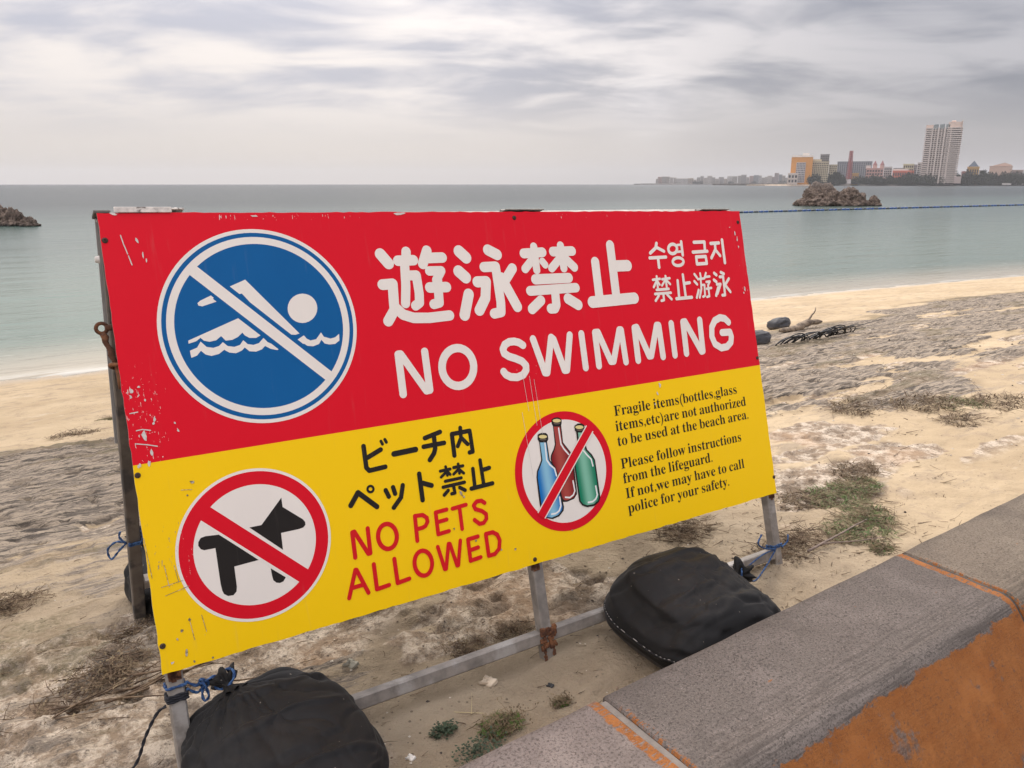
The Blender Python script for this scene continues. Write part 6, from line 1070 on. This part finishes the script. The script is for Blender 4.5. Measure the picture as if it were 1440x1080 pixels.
# lattice mast
r = empty('red_mast', (fx(1192.5, 1195), 1195, 3.4), 0, 'tall red lattice mast with a white foot', 'mast')
Hm = zf(212, 1195)-3.4; mb = MB()
for sx in (-1, 1):
    for sy in (-1, 1): mb.tube([(sx*2.8, sy*2.8, 6), (sx*1.6, sy*1.6, Hm)], .5, 5)
for k in range(14):
    z0_, z1_ = 6+(Hm-6)*k/14, 6+(Hm-6)*(k+1)/14; wz = 2.8-1.2*k/14
    for sy in (-1, 1): mb.tube([(-wz, sy*wz, z0_), (wz, sy*wz, z1_)], .36, 4); mb.tube([(wz, sy*wz, z0_), (-wz, sy*wz, z1_)], .36, 4)
mb.box((0, 0, Hm*.55), (1.1, 1.1, Hm*.86)); mb.build('lattice', mat('mast red', (.34, .10, .095), .7, .2, .2), r)
mb = MB(); mb.box((0, 0, 2.9), (5.4, 5.4, 6.2)); mb.build('mast_foot', M_('mast white', (.62, .55, .52)), r)
r, w_, H_ = house('yellow_kiosk', 'small ochre building at the foot of the red mast', 'building', 1197, 1206, 244, 1200, 12, (.52, .32, .11), 3, 1)
# pink castle like building
r, w_, H_ = house('pink_castle_building', 'pink building with two pointed red turrets', 'building', 1216, 1240, 237, 1215, 30, (.50, .30, .26), 6, 4, .9, .9)
for dx in (-.5, 9.5):
    mb = MB(); mb.tube([(dx, 6, H_), (dx, 6, H_+5)], 3.1, 12); mb.build('turret', M_('turret pink', (.52, .34, .29)), r); mb = MB(); mb.tube([(dx, 6, H_+5), (dx, 6, H_+12)], [3.4, .1], 12); mb.build('turret_roof', M_('turret roof', (.30, .13, .12)), r)
mb = MB(); mb.box((-9.5, 8, H_+2.4), (7, 12, 4.6)); mb.build('upper_storey', M_('white block', (.60, .52, .48)), r)
mb = MB(); mb.box((2, -3, H_*.35), (30, 6, 1.4)); mb.box((2, -5, H_*.2), (20, 4, H_*.3)); mb.build('porch', M_('pink porch', (.45, .28, .25)), r)
house('white_block', 'pale apartment block right of the pink turrets', 'building', 1240.5, 1252, 235, 1240, 20, (.50, .48, .46), 4, 6)
r, w_, H_ = house('coral_building', 'coral red building with white upper storey', 'building', 1253, 1283, 240.5, 1212, 26, (.60, .18, .12), 9, 2, .8, .9)
mb = MB(); mb.box((-4, 10, H_+1.9), (22, 16, 3.0)); mb.build('upper_storey', M_('white upper', (.62, .56, .50)), r); mb = MB(); mb.box((-6, 9, H_+4.1), (16, 12, .9)); mb.build('roof_edge', M_('dark roof', (.12, .12, .12)), r)
house('yellow_cream_block', 'cream block behind the coral building', 'building', 1267, 1282, 231, 1260, 22, (.56, .53, .36), 5, 5)
house('grey_narrow_block', 'narrow grey block left of the white slab', 'building', 1282, 1286.5, 232, 1230, 22, (.28, .29, .29), 2, 8)
house('white_slab', 'narrow white slab at the foot of the tall tower', 'building', 1286.8, 1294, 229, 1222, 24, (.60, .58, .55), 2, 9)
# the tall tower
D_ = 1200; X0, X1 = fx(1291.5, D_), fx(1342, D_); th_ = math.atan2((X0+X1)/2, D_); w_ = (X1-X0)*math.cos(th_); H_ = zf(180, D_)-3.4
r = empty('apartment_tower', ((X0+X1)/2, D_, 3.4), -th_, 'very tall pinkish tower with stacked balconies', 'tower')
m_tb = mat('tower body', (.26, .20, .175), .7, .15, .3); m_ts = M_('tower slab', (.57, .485, .43)); m_tg = mat('tower glass', (.20, .225, .22), .4, .2, .3)
mb = MB(); mb.box((0, 17, H_/2-1), (w_-3, 30, H_+2)); mb.build('wall', m_tb, r)
nf = 27; mb = MB()
for k in range(nf+1):
    z = 2+(H_-2)*k/nf
    mb.box((-w_/2+4.6, -.6, z), (9.2, 5, 1.5)); mb.box((w_/2-12, -.6, z), (15, 6, 1.5)); mb.box((w_/2-3, 13, z), (8, 34, 1.5)); mb.box((-3.5, .2, z), (26, 3.6, 1.1))
tag(mb.build('balcony', m_ts, r), None, None, None, 'stuff')
mb = MB()
for x in (-w_/2+9.4, -w_/2+17.6, -w_/2+25.8, -w_/2+34.0): mb.box((x, -1.6, H_/2), (2.1, 3.0, H_))
for x in (-w_/2+13.5, -w_/2+21.7, -w_/2+29.9): mb.box((x, -1.1, H_/2), (1.0, 2.0, H_))
mb.build('pier', m_ts, r)
mb = MB()
for x in (-w_/2+13.5, -w_/2+21.7, -w_/2+29.9): mb.box((x, 4, H_+2.0), (6.4, 12, 8.5), None, 0, 1.2)
mb.build('crown_glazing', m_tg, r)
mb = MB(); mb.box((-w_/2+5.2, 8, H_+1.2), (9.5, 18, 7.4)); mb.box((w_/2-9.5, 10, H_+3.0), (17.5, 24, 10.5)); mb.box((w_/2-12, 6, H_+9.2), (6, 8, 2.5), None, 0, .8); mb.add([(w_/2-2.8, -2, H_-2), (w_/2-.2, -2, H_-2), (w_/2-.2, 22, H_-2), (w_/2-2.8, 22, H_-2), (w_/2-2.6, -2, H_+7), (w_/2-.2, -2, H_+11.5), (w_/2-.2, 22, H_+11.5), (w_/2-2.6, 22, H_+7)], [(0, 3, 2, 1), (4, 5, 6, 7), (0, 1, 5, 4), (1, 2, 6, 5), (2, 3, 7, 6), (3, 0, 4, 7)])
mb.build('crown', M_('tower crown', (.66, .50, .41)), r)
mb = MB(); mb.box((w_/2-8.5, -2.4, H_-.9), (11, .6, 1.2)); mb.box((-w_/2+5.2, -1.6, H_-.9), (6, .6, 1.2)); mb.build('opening', m_glass, r)
mb = MB(); mb.box((w_/2+3, 6, 5), (9, 24, 10)); mb.build('podium', M_('podium', (.42, .34, .31)), r)
house('pink_pavilion', 'low pink building right of the tall tower', 'building', 1350, 1360, 241.5, 1205, 14, (.56, .28, .24), 3, 2)
r, w_, H_ = house('yellow_pavilion', 'yellow pavilion with a blue pyramid roof', 'building', 1357, 1374, 235, 1206, 18, (.60, .38, .14), 5, 2, .9, 1.0)
mb = MB(); mb.add([(-6.8, 1, H_+.8), (6.8, 1, H_+.8), (6.8, 15, H_+.8), (-6.8, 15, H_+.8), (0, 8, H_+9.5)], [(0, 1, 4), (1, 2, 4), (2, 3, 4), (3, 0, 4), (0, 3, 2, 1)]); mb.build('pyramid_roof', M_('slate blue', (.10, .125, .155)), r)
house('grey_low_roofs', 'low grey roofs between the blue pyramid roof and the beige hall', 'building', 1374.5, 1385, 240, 1225, 18, (.26, .25, .26), 4, 1)
r, w_, H_ = house('beige_hall', 'large beige pink windowless hall near the right edge', 'building', 1388, 1420, 234, 1215, 34, (.56, .40, .32))
mb = MB(); mb.add([(-w_/2, 2, H_), (w_/2, 2, H_), (w_/2, 30, H_), (-w_/2, 30, H_), (4, 2, H_+5.5), (w_/2-2, 2, H_+2.5), (w_/2-2, 30, H_+2.5), (4, 30, H_+5.5)], [(0, 3, 2, 1), (0, 1, 5, 4), (1, 2, 6, 5), (2, 3, 7, 6), (3, 0, 4, 7), (4, 5, 6, 7)]); mb.build('gable', M_('beige gable', (.56, .40, .32)), r)
for i_, (x0, x1, py_, cc_) in enumerate(((1420.5, 1436, 239.5, (.42, .33, .29)), (1437, 1452, 238, (.40, .34, .32)), (1454, 1475, 234, (.45, .41, .37)), (1478, 1500, 239, (.5, .42, .36)), (1504, 1535, 228, (.42, .38, .35)), (1540, 1580, 236, (.46, .42, .38)))):
    house('low_rise', ('long low pinkish building at the right edge of the view', 'greyish low rise beyond the right edge, nearest to it', 'pale hotel block beyond the right edge', 'small cream building beyond the right edge', 'taller pale block far beyond the right edge', 'wide block farthest beyond the right edge')[i_], 'building', x0, x1, py_, 1215+6*i_, 20, cc_, 6, 2)
for i_, (x0, x1) in enumerate(((1411, 1423.5), (1430.5, 1446))):
    mb = MB(); mb.box((0, 0, 1.3), (fx(x1, 1194)-fx(x0, 1194), 1, 2.6)); o = mb.build('white_quay_wall', M_('quay white', (.62, .58, .54)), None, loc=((fx(x0, 1194)+fx(x1, 1194))/2, 1197, 1.2))
    tag(o, ('white quay wall panel left of the dark bush', 'white quay wall panel right of the dark bush')[i_], 'wall')
# peninsula town
rr = random.Random(31); xs_ = 922.0; i_ = 0
ORD = 'first second third fourth fifth sixth seventh eighth ninth tenth eleventh twelfth thirteenth fourteenth fifteenth sixteenth seventeenth eighteenth nineteenth twentieth'.split()
ORD += ['twenty '+q_ for q_ in ORD[:9]]+['thirtieth']+['thirty '+q_ for q_ in ORD[:9]]+['fortieth']+['forty '+q_ for q_ in ORD[:9]]
CC = [(.42, .38, .34), (.50, .45, .40), (.36, .33, .31), (.55, .50, .45), (.34, .26, .24), (.48, .40, .33), (.30, .30, .31), (.62, .58, .54), (.44, .30, .26)]
desc = ['grey', 'cream', 'dim grey', 'pale', 'brownish', 'sandy', 'dark grey', 'white', 'reddish']
while xs_ < 1107:
    w__ = rr.uniform(3.4, 7.5); ci = rr.randrange(9); env = 249.5 if xs_ < 975 else 248.5 if xs_ < 1040 else 247
    if 948 < xs_ < 962: ci, tp = 7, 251
    else: tp = env+rr.uniform(-1.6, 3.2)
    if 1085 < xs_ < 1091: tp = 243.5
    house('town_house', f'{desc[ci]} far town building on the peninsula, {ORD[i_]} from its seaward left end', 'building', xs_, xs_+w__, tp, 2630+rr.uniform(0, 60), 22, CC[ci], max(2, int(w__/1.6)), max(2, int((259-tp)/1.8)), .8, 1.1, 'small town on the peninsula across the bay', z0=4.2)
    xs_ += w__*rr.uniform(.75, 1.1); i_ += 1
# trees of the resort shore
M_TREE = mat('dark shore foliage', (.034, .042, .026), .9, .5, .25, color2=(.058, .062, .036), c2scale=.4); M_TRUNK = mat('tree trunk', (.10, .075, .05), .9)
def crown_mesh(seed, rx, rz, n=900, leaf=.55):
    r_ = np.random.default_rng(seed); v, f = [], []
    cl_ = r_.normal(0, .42, (16, 3)); cl_[:, 2] = np.abs(cl_[:, 2])*.8
    for k in range(n):
        c_ = cl_[r_.integers(0, 16)]+r_.normal(0, .2, 3); L_ = np.linalg.norm(c_)
        if L_ > 1.1: c_ *= 1.1/L_
        p_ = np.array([c_[0]*rx, c_[1]*rx*.8, rz*.15+max(-.1, c_[2])*rz]); a1 = r_.normal(0, 1, 3); a2 = r_.normal(0, 1, 3); s_ = leaf*r_.uniform(.6, 1.4)
        a1 /= np.linalg.norm(a1); a2 /= np.linalg.norm(a2); o_ = len(v); v += [tuple(p_-a1*s_), tuple(p_+a2*s_), tuple(p_+a1*s_), tuple(p_-a2*s_*.8)]; f.append((o_, o_+1, o_+2, o_+3))
    return v, f
crowns = []
for k in range(5):
    v, f = crown_mesh(k, 5.5, 6.0); me = bpy.data.meshes.new('crown'); me.from_pydata(v, [], f); me.materials.append(M_TREE); crowns.append(me)
mb = MB(); mb.tube([(0, 0, -1), (.2, 0, 2.5), (0, .2, 5)], [.5, .38, .25], 7)
for k in range(3): mb.tube([(0, .1, 3), (1.8*math.cos(k*2.1), 1.8*math.sin(k*2.1), 6)], [.22, .1], 5)
t0 = mb.build('trunk', M_TRUNK); trunk_me = t0.data; bpy.data.objects.remove(t0)
spots = [(1137, 246.5, 1.15), (1144, 245, 1.3), (1150, 247.5, 1.1), (1166, 247, 1.1), (1172, 245, 1.2), (1179, 245.5, 1.2), (1185, 249, .9), (1200, 249.5, .9)]
x_ = 1204.0
while x_ < 1560: spots.append((x_, (249 if x_ < 1262 else 246.5 if x_ < 1350 else 245)+rr.uniform(-1.8, 1.8), rr.uniform(.95, 1.35))); x_ += rr.uniform(3.6, 6.0)
for (px_, py_, sc_) in spots:
    D_ = 1196+rr.uniform(0, 10); t = empty('shore_tree', (fx(px_, D_), D_, 3.2), rr.uniform(0, 6.28), 'dark round topped shore tree '+next(t_ for lim_, t_ in ((1153, 'below the right side of the orange hotel'), (1182, 'between the cream hotel and the red mast'), (1215, 'just right of the red mast'), (1252, 'before the pink turrets and the pale block'), (1292, 'before the coral building'), (1350, 'before the tall tower'), (1386, 'before the blue pyramid roof'), (1441, 'before the beige hall at the right edge'), (1e9, 'beyond the right edge of the view')) if px_ < lim_), 'tree', 'trees along the resort shore')
    hz2 = zf(py_, D_)-3.2; k_ = hz2/6.2
    o = bpy.data.objects.new('trunk', trunk_me); COL.objects.link(o); o.parent = t; o.scale = (k_, k_, k_*.6)
    for rep in range(2):
        o = bpy.data.objects.new('crown', crowns[rr.randrange(5)]); COL.objects.link(o); o.parent = t; o.location = (rr.uniform(-1, 1), 0, hz2*(.12 if rep == 0 else -.12)); o.scale = (sc_*1.05, sc_, k_*(1.05 if rep == 0 else .8)); o.rotation_euler.z = rr.uniform(0, 6.28)
for (px_, D_) in ((1028, 2620), (978, 2615), (985, 2615), (1098, 2560), (1103, 2560), (1060, 2615)):
    t = empty('shore_tree', (fx(px_, D_), D_, 3.2), 0, 'small dark tree among the peninsula houses', 'tree', 'trees on the peninsula')
    o = bpy.data.objects.new('crown', crowns[int(px_) % 5]); COL.objects.link(o); o.parent = t; o.scale = (1.6, 1.6, 1.5)
    o = bpy.data.objects.new('trunk', trunk_me); COL.objects.link(o); o.parent = t
# ================================================================== HAZE
HAZE = True
if HAZE:
    mb = MB(); mb.box((0, 0, 75.5), (17000, 17000, 155)); hz_o = mb.build('haze', None)
    m = bpy.data.materials.new('haze air'); m.use_nodes = True; q = NT(m.node_tree); q.n.clear()
    pv = q.new('ShaderNodeVolumePrincipled', inp={'Color': (.78, .79, .82, 1), 'Density': .00013, 'Anisotropy': .2}); q.l.new(pv.outputs[0], q.new('ShaderNodeOutputMaterial').inputs['Volume'])
    hz_o.data.materials.append(m); tag(hz_o, 'thin sea haze over the bay', None, None, 'stuff')
